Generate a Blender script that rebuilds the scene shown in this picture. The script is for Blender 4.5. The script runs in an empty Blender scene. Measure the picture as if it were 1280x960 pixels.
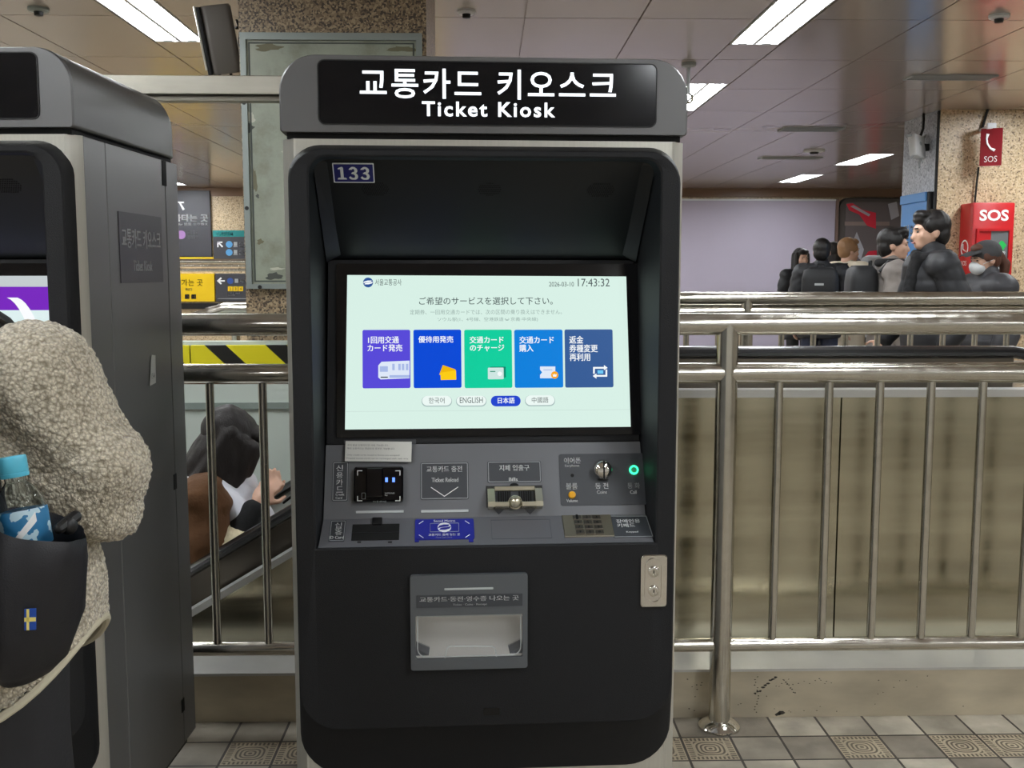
import bpy, bmesh, math, random
from mathutils import Vector, Matrix, noise
random.seed(7)
S = bpy.context.scene
COL = S.collection
PI = math.pi

# ---------------------------------------------------------------- camera, world, exposure
FPX, CAMH = 1300.0, 1.36
PITCH = math.atan(140 / FPX)
YAW = math.atan(30 * math.cos(PITCH) / FPX)
cam = bpy.data.cameras.new('camera')
cam.sensor_width = 36.0
cam.lens = FPX * 36 / 1280
cam.clip_end = 100
camo = bpy.data.objects.new('camera', cam)
COL.objects.link(camo)
camo.location = (0, 0, CAMH)
camo.rotation_euler = (PI / 2 - PITCH, 0, -YAW)
S.camera = camo
S.view_settings.view_transform = 'Standard'
S.view_settings.look = 'None'
S.view_settings.exposure = 0.0
S.view_settings.gamma = 1.0
S.view_settings.use_curve_mapping = False
try:
    S.cycles.use_denoising = True
    S.cycles.sample_clamp_indirect = 6
except Exception:
    pass
world = bpy.data.worlds.new('world')
S.world = world
world.use_nodes = True
world.node_tree.nodes['Background'].inputs[0].default_value = (0.75, 0.75, 0.72, 1)
world.node_tree.nodes['Background'].inputs[1].default_value = 0.15
LAMP = 46.0            # radiance of the fluorescent tubes

# measuring helpers: a ray through a photo pixel (1280x960), met with a real plane of the hall
_F = Vector((math.sin(YAW) * math.cos(PITCH), math.cos(YAW) * math.cos(PITCH), -math.sin(PITCH)))
_R = Vector((math.cos(YAW), -math.sin(YAW), 0))
_U = _R.cross(_F)
CAM = Vector((0, 0, CAMH))
def ray(x, y): return _F + _R * ((x - 640) / FPX) - _U * ((y - 480) / FPX)
def W(x, y, Y):
    d = ray(x, y); return CAM + d * (Y / d.y)
def H(x, y, z):
    d = ray(x, y); return CAM + d * ((z - CAMH) / d.z)

# ---------------------------------------------------------------- materials
def lin(c):
    def f(v):
        v /= 255.0
        return v / 12.92 if v <= 0.04045 else ((v + 0.055) / 1.055) ** 2.4
    return (f(c[0]), f(c[1]), f(c[2]), 1)

def newmat(name):
    m = bpy.data.materials.new(name); m.use_nodes = True
    n = m.node_tree.nodes; b = n['Principled BSDF']
    return m, n, m.node_tree.links, b

def mat(name, c, rough=.5, metal=0, bump=0, bscale=200, var=0, vscale=20, stretch=(1, 1, 1), spec=.5, coat=0, rvar=0, sheen=0, aniso=0):
    m, n, l, b = newmat(name)
    b.inputs['Base Color'].default_value = lin(c)
    b.inputs['Roughness'].default_value = rough
    b.inputs['Metallic'].default_value = metal
    b.inputs['Specular IOR Level'].default_value = spec
    b.inputs['Coat Weight'].default_value = coat
    b.inputs['Sheen Weight'].default_value = sheen
    b.inputs['Anisotropic'].default_value = aniso
    if bump or var or rvar:
        tc = n.new('ShaderNodeTexCoord'); mp = n.new('ShaderNodeMapping')
        mp.inputs['Scale'].default_value = stretch
        l.new(tc.outputs['Object'], mp.inputs['Vector'])
    if var or rvar:
        t = n.new('ShaderNodeTexNoise'); t.inputs['Scale'].default_value = vscale; t.inputs['Detail'].default_value = 5
        l.new(mp.outputs[0], t.inputs['Vector'])
        if var:
            mr = n.new('ShaderNodeMapRange'); mr.inputs[1].default_value = .3; mr.inputs[2].default_value = .7
            mr.inputs[3].default_value = 1 - var; mr.inputs[4].default_value = 1 + var * .6
            l.new(t.outputs[0], mr.inputs[0])
            mx = n.new('ShaderNodeMix'); mx.data_type = 'RGBA'; mx.blend_type = 'MULTIPLY'; mx.inputs[0].default_value = 1
            mx.inputs[6].default_value = lin(c)
            l.new(mr.outputs[0], mx.inputs[7]); l.new(mx.outputs[2], b.inputs['Base Color'])
        if rvar:
            mr = n.new('ShaderNodeMapRange'); mr.inputs[1].default_value = .3; mr.inputs[2].default_value = .7
            mr.inputs[3].default_value = max(.02, rough - rvar); mr.inputs[4].default_value = rough + rvar
            l.new(t.outputs[0], mr.inputs[0]); l.new(mr.outputs[0], b.inputs['Roughness'])
    if bump:
        t2 = n.new('ShaderNodeTexNoise'); t2.inputs['Scale'].default_value = bscale; t2.inputs['Detail'].default_value = 3
        l.new(mp.outputs[0], t2.inputs['Vector'])
        bp = n.new('ShaderNodeBump'); bp.inputs['Strength'].default_value = bump; bp.inputs['Distance'].default_value = .004
        l.new(t2.outputs[0], bp.inputs['Height']); l.new(bp.outputs[0], b.inputs['Normal'])
    return m

def emit(name, c, s=1.0):
    m, n, l, b = newmat(name)
    b.inputs['Base Color'].default_value = (0, 0, 0, 1)
    b.inputs['Roughness'].default_value = .25
    b.inputs['Specular IOR Level'].default_value = .1
    b.inputs['Emission Color'].default_value = lin(c)
    b.inputs['Emission Strength'].default_value = s
    return m

def glass(name, c=(255, 255, 255), rough=.03, alpha=1.0, ior=1.4):
    m, n, l, b = newmat(name)
    b.inputs['Base Color'].default_value = lin(c)
    b.inputs['Roughness'].default_value = rough
    b.inputs['Transmission Weight'].default_value = 1
    b.inputs['IOR'].default_value = ior
    b.inputs['Alpha'].default_value = alpha
    return m

def granite(name, cols, scale=70, rough=.35):
    m, n, l, b = newmat(name)
    tc = n.new('ShaderNodeTexCoord')
    v = n.new('ShaderNodeTexVoronoi'); v.inputs['Scale'].default_value = scale
    l.new(tc.outputs['Object'], v.inputs['Vector'])
    sp = n.new('ShaderNodeSeparateColor'); l.new(v.outputs['Color'], sp.inputs[0])
    r = n.new('ShaderNodeValToRGB'); r.color_ramp.interpolation = 'CONSTANT'
    e = r.color_ramp.elements
    while len(e) < len(cols): e.new(.5)
    for i, (p, c) in enumerate(cols):
        e[i].position = p; e[i].color = lin(c)
    l.new(sp.outputs[0], r.inputs[0]); l.new(r.outputs[0], b.inputs['Base Color'])
    b.inputs['Roughness'].default_value = rough
    return m

M = {}
M['steel'] = mat('rail_steel', (208, 204, 194), .2, 1, rvar=.06, vscale=30, stretch=(1, 1, 1), var=.06)
M['brushed'] = mat('brushed_cladding', (192, 186, 164), .2, 1, var=.2, vscale=3, stretch=(.35, 1, 5), rvar=.07, bump=.03, bscale=2.2)  # broad horizontal colour streaks painted in, imitating reflections along the steel
M['kick'] = mat('scuffed_steel', (206, 196, 174), .42, .6, var=.22, vscale=7, rvar=.12, stretch=(.6, 1, 1.6))
M['ledge'] = mat('ledge_steel', (210, 210, 208), .35, .6, var=.1, vscale=5)
M['silver'] = mat('kiosk_silver', (206, 204, 194), .32, .6, var=.05, vscale=14, stretch=(14, 1, .6))
M['side'] = mat('kiosk_side_grey', (124, 124, 124), .36, .4, bump=.02, bscale=900)
M['head'] = mat('kiosk_header_grey', (112, 112, 112), .42, .7, bump=.02, bscale=900)
M['black'] = mat('bezel_black', (23, 24, 27), .55, 0, bump=.35, bscale=700, spec=.35)
M['hood'] = mat('hood_black', (22, 25, 28), .28, 0, spec=.5)
M['gloss'] = mat('gloss_black', (8, 8, 12), .1, 0)
M['signblk'] = mat('sign_window_black', (12, 13, 18), .12, 0)
M['dark'] = mat('dark_plastic', (14, 14, 15), .5)
M['void'] = mat('slot_black', (4, 4, 4), .8)
M['console'] = mat('console_grey', (112, 114, 118), .45, .3, bump=.04, bscale=800)
M['tray'] = mat('tray_grey', (112, 113, 118), .45, .3, bump=.04, bscale=800)
M['label'] = mat('label_charcoal', (64, 67, 72), .45)
M['white'] = mat('white_print', (246, 248, 248), .5)
M['grey'] = mat('grey_print', (168, 172, 174), .5)
M['bar'] = mat('frosted_bar', (196, 202, 202), .35)
M['chrome'] = mat('chrome', (225, 222, 216), .12, 1)
M['brass'] = mat('nickel', (206, 200, 178), .25, .7)
M['blue'] = mat('blue_plate', (34, 38, 150), .35)
M['navy'] = mat('navy_plate', (24, 28, 104), .35)
M['paper'] = mat('paper', (214, 214, 208), .7)
M['print'] = mat('small_print', (110, 110, 112), .7)
M['keypad'] = mat('keypad_steel', (150, 142, 126), .35, .8)
M['key'] = mat('key_steel', (112, 106, 98), .35, .9)
M['acrylic'] = glass('clear_flap', (235, 238, 240), .06, .28, 1.2)
M['pocket'] = mat('pocket_steel', (232, 230, 226), .42, .3)
M['red'] = mat('signal_red', (190, 24, 30), .4)
M['darkred'] = mat('dark_red', (140, 22, 34), .4)
M['yellow'] = mat('sign_yellow', (240, 200, 10), .5)
M['signgrey'] = mat('sign_charcoal', (62, 62, 68), .5)
M['teal'] = mat('sign_teal', (20, 130, 130), .5)
M['lightblue'] = mat('board_blue', (84, 148, 214), .45)
M['cable'] = mat('cable_black', (20, 20, 20), .5)
M['whiteplastic'] = mat('white_plastic', (222, 224, 226), .4)
M['led_white'] = emit('sign_led', (244, 250, 255), 1.6)
M['led_blue'] = emit('led_blue', (90, 130, 255), 2.5)
M['led_green'] = emit('led_green', (60, 255, 170), 2.2)
M['amber'] = mat('amber_button', (246, 178, 12), .4)
M['tube'] = emit('fluorescent_tube', (248, 252, 255), LAMP)
M['skin'] = mat('skin', (214, 172, 148), .5)
M['hair'] = mat('black_hair', (24, 21, 21), .42, bump=.5, bscale=60, stretch=(6, 6, 1))
M['hair_brown'] = mat('brown_hair', (150, 112, 76), .5, bump=.5, bscale=60, stretch=(6, 6, 1))
M['hair_dark'] = mat('dark_brown_hair', (30, 24, 22), .62, bump=.5, bscale=60, stretch=(6, 6, 1))
M['lip'] = mat('lip', (176, 104, 96), .5)
M['eyeblack'] = mat('eye', (24, 20, 20), .3)
GRAN = [(0, (196, 174, 140)), (.3, (218, 198, 164)), (.62, (204, 180, 142)), (.82, (168, 144, 112)), (.94, (128, 108, 86))]
M['granite'] = granite('tan_granite', GRAN, 85)
M['granite_grey'] = granite('grey_granite', [(0, (160, 164, 172)), (.4, (184, 188, 194)), (.8, (140, 144, 152)), (.93, (110, 114, 122))], 60)
M['granite_dark'] = granite('speckled_granite', [(0, (150, 130, 104)), (.3, (120, 102, 80)), (.55, (172, 152, 122)), (.74, (74, 64, 54))], 130)

def ceil_mat():
    m, n, l, b = newmat('ceiling_metal')
    b.inputs['Base Color'].default_value = lin((192, 181, 174)); b.inputs['Metallic'].default_value = .35
    b.inputs['Roughness'].default_value = .18
    tc = n.new('ShaderNodeTexCoord'); t = n.new('ShaderNodeTexNoise'); t.inputs['Scale'].default_value = 1.3
    l.new(tc.outputs['Object'], t.inputs['Vector'])
    bp = n.new('ShaderNodeBump'); bp.inputs['Strength'].default_value = .12; bp.inputs['Distance'].default_value = .03
    l.new(t.outputs[0], bp.inputs['Height']); l.new(bp.outputs[0], b.inputs['Normal'])
    return m
M['ceiling'] = ceil_mat()

def math_node(n, l, op, a, b=None):
    k = n.new('ShaderNodeMath'); k.operation = op
    for i, v in enumerate((a, b)):
        if v is None: continue
        if isinstance(v, (int, float)): k.inputs[i].default_value = v
        else: l.new(v, k.inputs[i])
    return k.outputs[0]

def floor_mat():
    m, n, l, b = newmat('floor_tiles')
    tc = n.new('ShaderNodeTexCoord'); sx = n.new('ShaderNodeSeparateXYZ'); l.new(tc.outputs['Object'], sx.inputs[0])
    P = .146
    f = lambda op, a, b=None: math_node(n, l, op, a, b)
    u = f('DIVIDE', f('ADD', sx.outputs[0], 50 * P - 1.0), P); v = f('DIVIDE', f('ADD', sx.outputs[1], 50 * P - 2.915), P)
    fu, fv = f('FRACT', u), f('FRACT', v); iu, iv = f('FLOOR', u), f('FLOOR', v)
    du = f('ABSOLUTE', f('SUBTRACT', fu, .5)); dv = f('ABSOLUTE', f('SUBTRACT', fv, .5))
    d = f('MAXIMUM', du, dv)
    grout = f('GREATER_THAN', d, .475)
    cv = n.new('ShaderNodeCombineXYZ'); l.new(iu, cv.inputs[0]); l.new(iv, cv.inputs[1])
    wn = n.new('ShaderNodeTexWhiteNoise'); wn.noise_dimensions = '2D'; l.new(cv.outputs[0], wn.inputs['Vector'])
    odd = f('GREATER_THAN', f('FRACT', f('MULTIPLY', iv, .5)), .25)      # every second course holds the embossed tiles
    pat = f('MULTIPLY', odd, f('GREATER_THAN', wn.outputs[0], .36))
    # embossed rounded rings and a slotted rim
    p4 = f('POWER', f('ADD', f('POWER', du, 3), f('POWER', dv, 3)), 1 / 3)
    ring = f('GREATER_THAN', f('SINE', f('MULTIPLY', p4, 78)), .1)
    inner = f('LESS_THAN', d, .3)
    rim = f('MULTIPLY', f('GREATER_THAN', d, .34), f('LESS_THAN', d, .45))
    slots = f('GREATER_THAN', f('SINE', f('MULTIPLY', f('ADD', f('MULTIPLY', fu, f('GREATER_THAN', dv, du)), f('MULTIPLY', fv, f('GREATER_THAN', du, dv))), 75)), 0)
    groove = f('MULTIPLY', pat, f('ADD', f('MULTIPLY', inner, ring), f('MULTIPLY', rim, slots)))
    nz = n.new('ShaderNodeTexNoise'); nz.inputs['Scale'].default_value = 9; nz.inputs['Detail'].default_value = 8
    l.new(tc.outputs['Object'], nz.inputs['Vector'])
    nf = n.new('ShaderNodeTexNoise'); nf.inputs['Scale'].default_value = 420; l.new(tc.outputs['Object'], nf.inputs['Vector'])
    def mixc(fac, c1, c2, blend='MIX'):
        k = n.new('ShaderNodeMix'); k.data_type = 'RGBA'; k.blend_type = blend
        if isinstance(fac, (int, float)): k.inputs[0].default_value = fac
        else: l.new(fac, k.inputs[0])
        for i, c in ((6, c1), (7, c2)):
            if isinstance(c, tuple): k.inputs[i].default_value = lin(c)
            else: l.new(c, k.inputs[i])
        return k.outputs[2]
    plain = mixc(f('MULTIPLY', wn.outputs[0], 1.0), (116, 108, 96), (178, 170, 154))
    col = mixc(pat, plain, (166, 153, 130))
    col = mixc(groove, col, (92, 82, 68))
    col = mixc(grout, col, (52, 46, 40))
    mr = n.new('ShaderNodeMapRange'); mr.inputs[1].default_value = .35; mr.inputs[2].default_value = .65
    mr.inputs[3].default_value = .72; mr.inputs[4].default_value = 1.1; l.new(nz.outputs[0], mr.inputs[0])
    k = n.new('ShaderNodeMix'); k.data_type = 'RGBA'; k.blend_type = 'MULTIPLY'; k.inputs[0].default_value = 1
    l.new(col, k.inputs[6]); l.new(mr.outputs[0], k.inputs[7]); l.new(k.outputs[2], b.inputs['Base Color'])
    hgt = f('SUBTRACT', f('SUBTRACT', f('MULTIPLY', nf.outputs[0], .35), grout), groove)
    bp = n.new('ShaderNodeBump'); bp.inputs['Strength'].default_value = .5; bp.inputs['Distance'].default_value = .003
    l.new(hgt, bp.inputs['Height']); l.new(bp.outputs[0], b.inputs['Normal'])
    b.inputs['Roughness'].default_value = .55
    return m
M['floor'] = floor_mat()

def fleece_mat():
    m, n, l, b = newmat('cream_fleece')
    tc = n.new('ShaderNodeTexCoord')
    v = n.new('ShaderNodeTexVoronoi'); v.inputs['Scale'].default_value = 190
    nz = n.new('ShaderNodeTexNoise'); nz.inputs['Scale'].default_value = 160; nz.inputs['Detail'].default_value = 4
    ad = n.new('ShaderNodeVectorMath'); ad.operation = 'MULTIPLY_ADD'; ad.inputs[1].default_value = (.006, .006, .006)
    l.new(tc.outputs['Object'], nz.inputs['Vector']); l.new(nz.outputs['Color'], ad.inputs[0]); l.new(tc.outputs['Object'], ad.inputs[2])
    l.new(ad.outputs[0], v.inputs['Vector'])
    r = n.new('ShaderNodeValToRGB'); e = r.color_ramp.elements
    e[0].position = .1; e[0].color = lin((238, 228, 206)); e[1].position = .85; e[1].color = lin((150, 139, 118))
    l.new(v.outputs['Distance'], r.inputs[0]); l.new(r.outputs[0], b.inputs['Base Color'])
    bp = n.new('ShaderNodeBump'); bp.inputs['Strength'].default_value = .9; bp.inputs['Distance'].default_value = .004; bp.invert = True
    l.new(v.outputs['Distance'], bp.inputs['Height']); l.new(bp.outputs[0], b.inputs['Normal'])
    b.inputs['Roughness'].default_value = .95; b.inputs['Sheen Weight'].default_value = .3
    return m
M['fleece'] = fleece_mat()

def panel_mat():
    m, n, l, b = newmat('aged_panel')
    tc = n.new('ShaderNodeTexCoord')
    nz = n.new('ShaderNodeTexNoise'); nz.inputs['Scale'].default_value = 4; nz.inputs['Detail'].default_value = 9; nz.inputs['Roughness'].default_value = .65
    l.new(tc.outputs['Object'], nz.inputs['Vector'])
    r = n.new('ShaderNodeValToRGB'); e = r.color_ramp.elements
    e[0].position = .25; e[0].color = lin((104, 104, 84)); e[1].position = .5; e[1].color = lin((150, 156, 140))
    q = e.new(.75); q.color = lin((168, 172, 156))
    l.new(nz.outputs[0], r.inputs[0]); l.new(r.outputs[0], b.inputs['Base Color'])
    b.inputs['Roughness'].default_value = .4
    return m
M['panel'] = panel_mat()
M['panelframe'] = mat('panel_frame', (142, 150, 146), .4, .3)

def stripe_mat():
    m, n, l, b = newmat('hazard_stripes')
    tc = n.new('ShaderNodeTexCoord'); sx = n.new('ShaderNodeSeparateXYZ'); l.new(tc.outputs['Object'], sx.inputs[0])
    f = lambda op, a, b=None: math_node(n, l, op, a, b)
    s = f('FRACT', f('DIVIDE', f('ADD', f('ADD', sx.outputs[0], f('MULTIPLY', sx.outputs[2], 1.05)), 20.02), .265))
    k = n.new('ShaderNodeMix'); k.data_type = 'RGBA'; l.new(f('LESS_THAN', s, .35), k.inputs[0])
    k.inputs[6].default_value = lin((226, 214, 30)); k.inputs[7].default_value = lin((22, 22, 20))
    l.new(k.outputs[2], b.inputs['Base Color']); b.inputs['Roughness'].default_value = .4
    return m
M['stripes'] = stripe_mat()

# ---------------------------------------------------------------- mesh helpers
def link_mesh(name, me, material, parent=None, smooth=True, angle=35):
    me.name = name
    if material is not None:
        me.materials.clear(); me.materials.append(material)
    if smooth:
        for p in me.polygons: p.use_smooth = True
        try: me.set_sharp_from_angle(angle=math.radians(angle))
        except Exception: pass
    o = bpy.data.objects.new(name, me); COL.objects.link(o)
    if parent is not None: o.parent = parent
    return o

def rr(x0, y0, x1, y1, r, n=6, rb=None):
    """rounded rectangle, counter-clockwise from the lower right corner; rb = radius of the lower corners"""
    rb = r if rb is None else rb
    pts = []
    for (cx, cy, a0, q) in ((x1 - rb, y0 + rb, -90, rb), (x1 - r, y1 - r, 0, r), (x0 + r, y1 - r, 90, r), (x0 + rb, y0 + rb, 180, rb)):
        for i in range(n + 1):
            a = math.radians(a0 + 90 * i / n)
            pts.append((cx + q * math.cos(a), cy + q * math.sin(a)))
    return pts

def circ(cx, cy, r, n=20, ry=None):
    ry = r if ry is None else ry
    return [(cx + r * math.cos(2 * PI * i / n), cy + ry * math.sin(2 * PI * i / n)) for i in range(n)]

I4 = Matrix.Identity(4)
class MB:
    def __init__(s): s.bm = bmesh.new()
    def _face(s, vs):
        try: return s.bm.faces.new(vs)
        except ValueError: return None
    def box(s, x0, x1, y0, y1, z0, z1, bev=0, seg=2, Mx=I4):
        r = bmesh.ops.create_cube(s.bm, size=1)
        vs = r['verts']
        for v in vs:
            v.co = Vector(((x0 + x1) / 2 + v.co.x * (x1 - x0), (y0 + y1) / 2 + v.co.y * (y1 - y0), (z0 + z1) / 2 + v.co.z * (z1 - z0)))
        if bev:
            es = list({e for v in vs for e in v.link_edges})
            g = bmesh.ops.bevel(s.bm, geom=es, offset=bev, segments=seg, profile=.5, affect='EDGES')
            vs = list({v for f in g['faces'] for v in f.verts} | {v for v in vs if v.is_valid})
        for v in vs: v.co = Mx @ v.co
        return s
    def loops(s, L, cap0=True, cap1=True, closed=True, cyc=False):
        rows = [[s.bm.verts.new(p) for p in loop] for loop in L]
        n = len(rows[0])
        rng = list(zip(rows, rows[1:])) + ([(rows[-1], rows[0])] if cyc else [])
        for a, b in rng:
            for i in range(n if closed else n - 1):
                j = (i + 1) % n
                s._face((a[i], a[j], b[j], b[i]))
        if not cyc:
            if cap0: s._face(rows[0][::-1])
            if cap1: s._face(rows[-1])
        return s
    def prism(s, pts, z0, z1, Mx=I4, bev=0):
        if bev:
            c = Vector((sum(p[0] for p in pts) / len(pts), sum(p[1] for p in pts) / len(pts)))
            w = max(p[0] for p in pts) - min(p[0] for p in pts); h = max(p[1] for p in pts) - min(p[1] for p in pts)
            ins = [(c.x + (p[0] - c.x) * (1 - 2 * bev / w), c.y + (p[1] - c.y) * (1 - 2 * bev / h)) for p in pts]
            return s.loops([[Mx @ Vector((p[0], p[1], z0)) for p in pts], [Mx @ Vector((p[0], p[1], z1 - bev)) for p in pts], [Mx @ Vector((p[0], p[1], z1)) for p in ins]])
        return s.loops([[Mx @ Vector((p[0], p[1], z)) for p in pts] for z in (z0, z1)])
    def ring(s, outer, inner, z0, z1, Mx=I4):
        t = lambda P, z: [Mx @ Vector((p[0], p[1], z)) for p in P]
        return s.loops([t(outer, z0), t(outer, z1), t(inner, z1), t(inner, z0)], cyc=True)
    def tube(s, pts, r, seg=10, cap=True, flat=None):
        pts = [Vector(p) for p in pts]
        n = len(pts); rows = []
        up = None
        for i, p in enumerate(pts):
            t = (pts[min(i + 1, n - 1)] - pts[max(i - 1, 0)]).normalized()
            if up is None:
                up = Vector((0, 0, 1)) if abs(t.z) < .9 else Vector((0, 1, 0))
            a = t.cross(up).normalized(); b = a.cross(t).normalized(); up = b
            rad = r[i] if isinstance(r, (list, tuple)) else r
            rows.append([p + a * rad * math.cos(2 * PI * k / seg) + b * rad * (flat or 1) * math.sin(2 * PI * k / seg) for k in range(seg)])
        return s.loops(rows, cap, cap)
    def lathe(s, prof, seg=24, Mx=I4):
        rows = [[Mx @ Vector((max(r, 1e-5) * math.cos(2 * PI * k / seg), max(r, 1e-5) * math.sin(2 * PI * k / seg), z)) for k in range(seg)] for r, z in prof]
        return s.loops(rows)
    def ell(s, c, r, rot=None, seg=16, rings=10):
        c = Vector(c)
        rows = []
        for i in range(rings + 1):
            th = PI * i / rings
            q = []
            for k in range(seg):
                v = Vector((r[0] * max(math.sin(th), 1e-3) * math.cos(2 * PI * k / seg), r[1] * max(math.sin(th), 1e-3) * math.sin(2 * PI * k / seg), -r[2] * math.cos(th)))
                if rot is not None: v = rot @ v
                q.append(c + v)
            rows.append(q)
        return s.loops(rows)
    def cap(s, a, b, ra, rb, seg=14):
        a, b = Vector(a), Vector(b); d = b - a; L = d.length
        if L < 1e-6: return s.ell(a, (ra, ra, ra))
        t = d / L; up = Vector((0, 0, 1)) if abs(t.z) < .9 else Vector((1, 0, 0))
        x = t.cross(up).normalized(); y = x.cross(t)
        rows = []
        for i in range(6):
            th = PI / 2 * i / 5; rows.append((a - t * ra * math.cos(th), max(ra * math.sin(th), 1e-4)))
        for i in range(6):
            th = PI / 2 * (1 - i / 5); rows.append((b + t * rb * math.cos(th), max(rb * math.sin(th), 1e-4)))
        return s.loops([[c + (x * math.cos(2 * PI * k / seg) + y * math.sin(2 * PI * k / seg)) * q for k in range(seg)] for c, q in rows])
    def stack(s, rows, seg=24):
        """ellipses (cx, cy, cz, rx, ry) stacked into one closed form"""
        return s.loops([[Vector((c[0] + c[3] * math.cos(2 * PI * k / seg), c[1] + c[4] * math.sin(2 * PI * k / seg), c[2])) for k in range(seg)] for c in rows])
    def mesh(s, name):
        bmesh.ops.recalc_face_normals(s.bm, faces=s.bm.faces)
        me = bpy.data.meshes.new(name); s.bm.to_mesh(me); s.bm.free(); return me
    def build(s, name, material, parent=None, smooth=True, angle=35):
        return link_mesh(name, s.mesh(name), material, parent, smooth, angle)
    def blob(s, name, material, parent=None, voxel=.008, smooth=5, disp=None):
        """voxel-merge everything collected into one continuous skin"""
        me = s.mesh(name)
        o = bpy.data.objects.new('tmp', me); COL.objects.link(o)
        md = o.modifiers.new('r', 'REMESH'); md.mode = 'VOXEL'; md.voxel_size = voxel
        if smooth:
            sm = o.modifiers.new('s', 'SMOOTH'); sm.iterations = smooth; sm.factor = .5
        bpy.context.view_layer.update()
        dg = bpy.context.evaluated_depsgraph_get()
        m2 = bpy.data.meshes.new_from_object(o.evaluated_get(dg))
        bpy.data.objects.remove(o); bpy.data.meshes.remove(me)
        if disp:
            nrm = [v.normal.copy() for v in m2.vertices]
            for v, nn in zip(m2.vertices, nrm): v.co += nn * disp(v.co)
        return link_mesh(name, m2, material, parent, True, 180)

def thing(name, label, cat, loc=(0, 0, 0), rotz=0, group=None):
    o = bpy.data.objects.new(name, None); COL.objects.link(o)
    o.location = loc; o.rotation_euler = (0, 0, rotz); o['label'] = label; o['category'] = cat
    o.empty_display_size = .1
    if group: o['group'] = group
    return o
def tag(o, label, cat, group=None):
    o['label'] = label; o['category'] = cat
    if group: o['group'] = group
    return o
def struct(o):
    o['kind'] = 'structure'; return o

def frame(origin, up, x=(1, 0, 0)):
    x = Vector(x).normalized(); up = Vector(up).normalized(); n = x.cross(up)
    m = Matrix((x, up, n)).transposed().to_4x4(); m.translation = Vector(origin); return m
FRONT = lambda x, y, z: frame((x, y, z), (0, 0, 1))

_cache = {}
def text_mesh(s, bold=0.0, spacing=1.0, shear=0):
    c = bpy.data.curves.new('t', 'FONT'); c.body = s; c.resolution_u = 3; c.offset = bold
    c.space_character = spacing; c.space_line = 1.05; c.align_x = 'LEFT'; c.shear = shear
    o = bpy.data.objects.new('t', c); COL.objects.link(o)
    bpy.context.view_layer.update()
    me = bpy.data.meshes.new_from_object(o.evaluated_get(bpy.context.evaluated_depsgraph_get()))
    bpy.data.objects.remove(o); bpy.data.curves.remove(c)
    return me

def lettering(s, Fm, x0, y0, x1, y1, material, parent, bold=0.0, z=.0008, name='lettering', stretch=True, spacing=1.0, solid=False):
    """text fitted into the box (x0,y0)-(x1,y1) of the plane Fm; lines split by \\n"""
    me = text_mesh(s, bold if solid else 0.0, spacing)
    if not me.vertices: return None
    if bold and not solid:                      # heavier strokes: the same outline laid three times, a hair apart
        bm = bmesh.new(); bm.from_mesh(me); src = list(bm.verts) + list(bm.edges) + list(bm.faces)
        for dx, dy in ((bold * 3.6, 0), (bold * 1.8, bold * 1.2)):
            g = bmesh.ops.duplicate(bm, geom=src)
            for v in g['geom']:
                if isinstance(v, bmesh.types.BMVert): v.co.x += dx; v.co.y += dy
        bm.to_mesh(me); bm.free()
    xs = [v.co.x for v in me.vertices]; ys = [v.co.y for v in me.vertices]
    w, h = max(xs) - min(xs), max(ys) - min(ys)
    sx, sy = (x1 - x0) / w, (y1 - y0) / h
    if not stretch: sx = sy = min(sx, sy)
    else:
        sy = min(max(sy, sx * .72), sx * 1.5)
    cx, cy = (max(xs) + min(xs)) / 2, (max(ys) + min(ys)) / 2
    mx, my = (x0 + x1) / 2, (y0 + y1) / 2
    for v in me.vertices:
        v.co = Fm @ Vector((mx + (v.co.x - cx) * sx, my + (v.co.y - cy) * sy, z))
    return link_mesh(name, me, material, parent, False)

M['beam'] = mat('beam_steel', (176, 172, 160), .42, .9, var=.2, vscale=4, stretch=(1, 1, 4))
M['wallstone'] = mat('hall_stone', (196, 188, 174), .4, var=.12, vscale=30)

# ================================================================ the hall
HC = 2.75
X0, X1, Y0, Y1 = -6.5, 8.5, -4.5, 17.6
YRAIL, YCURB, YCLAD, YHAND, YFAR = 2.98, 3.05, 3.25, 3.37, 4.86
# floor: near concourse, landing on the right, far concourse (one slab with the stair opening left out)
m = MB()
m.box(X0, X1, Y0, YCURB + .02, -.2, 0); m.box(1.9, X1, YCURB + .02, 4.7, -.2, 0)
m.box(X0, X1, 4.7, Y1, -.2, 0)
struct(m.build('floor', M['floor'], None, False))
m = MB(); m.box(X0, 2.2, YCURB, 4.75, -2.7, -2.5); struct(m.build('floor_pit', mat('pit_floor', (70, 68, 64), .7), None, False))

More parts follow.
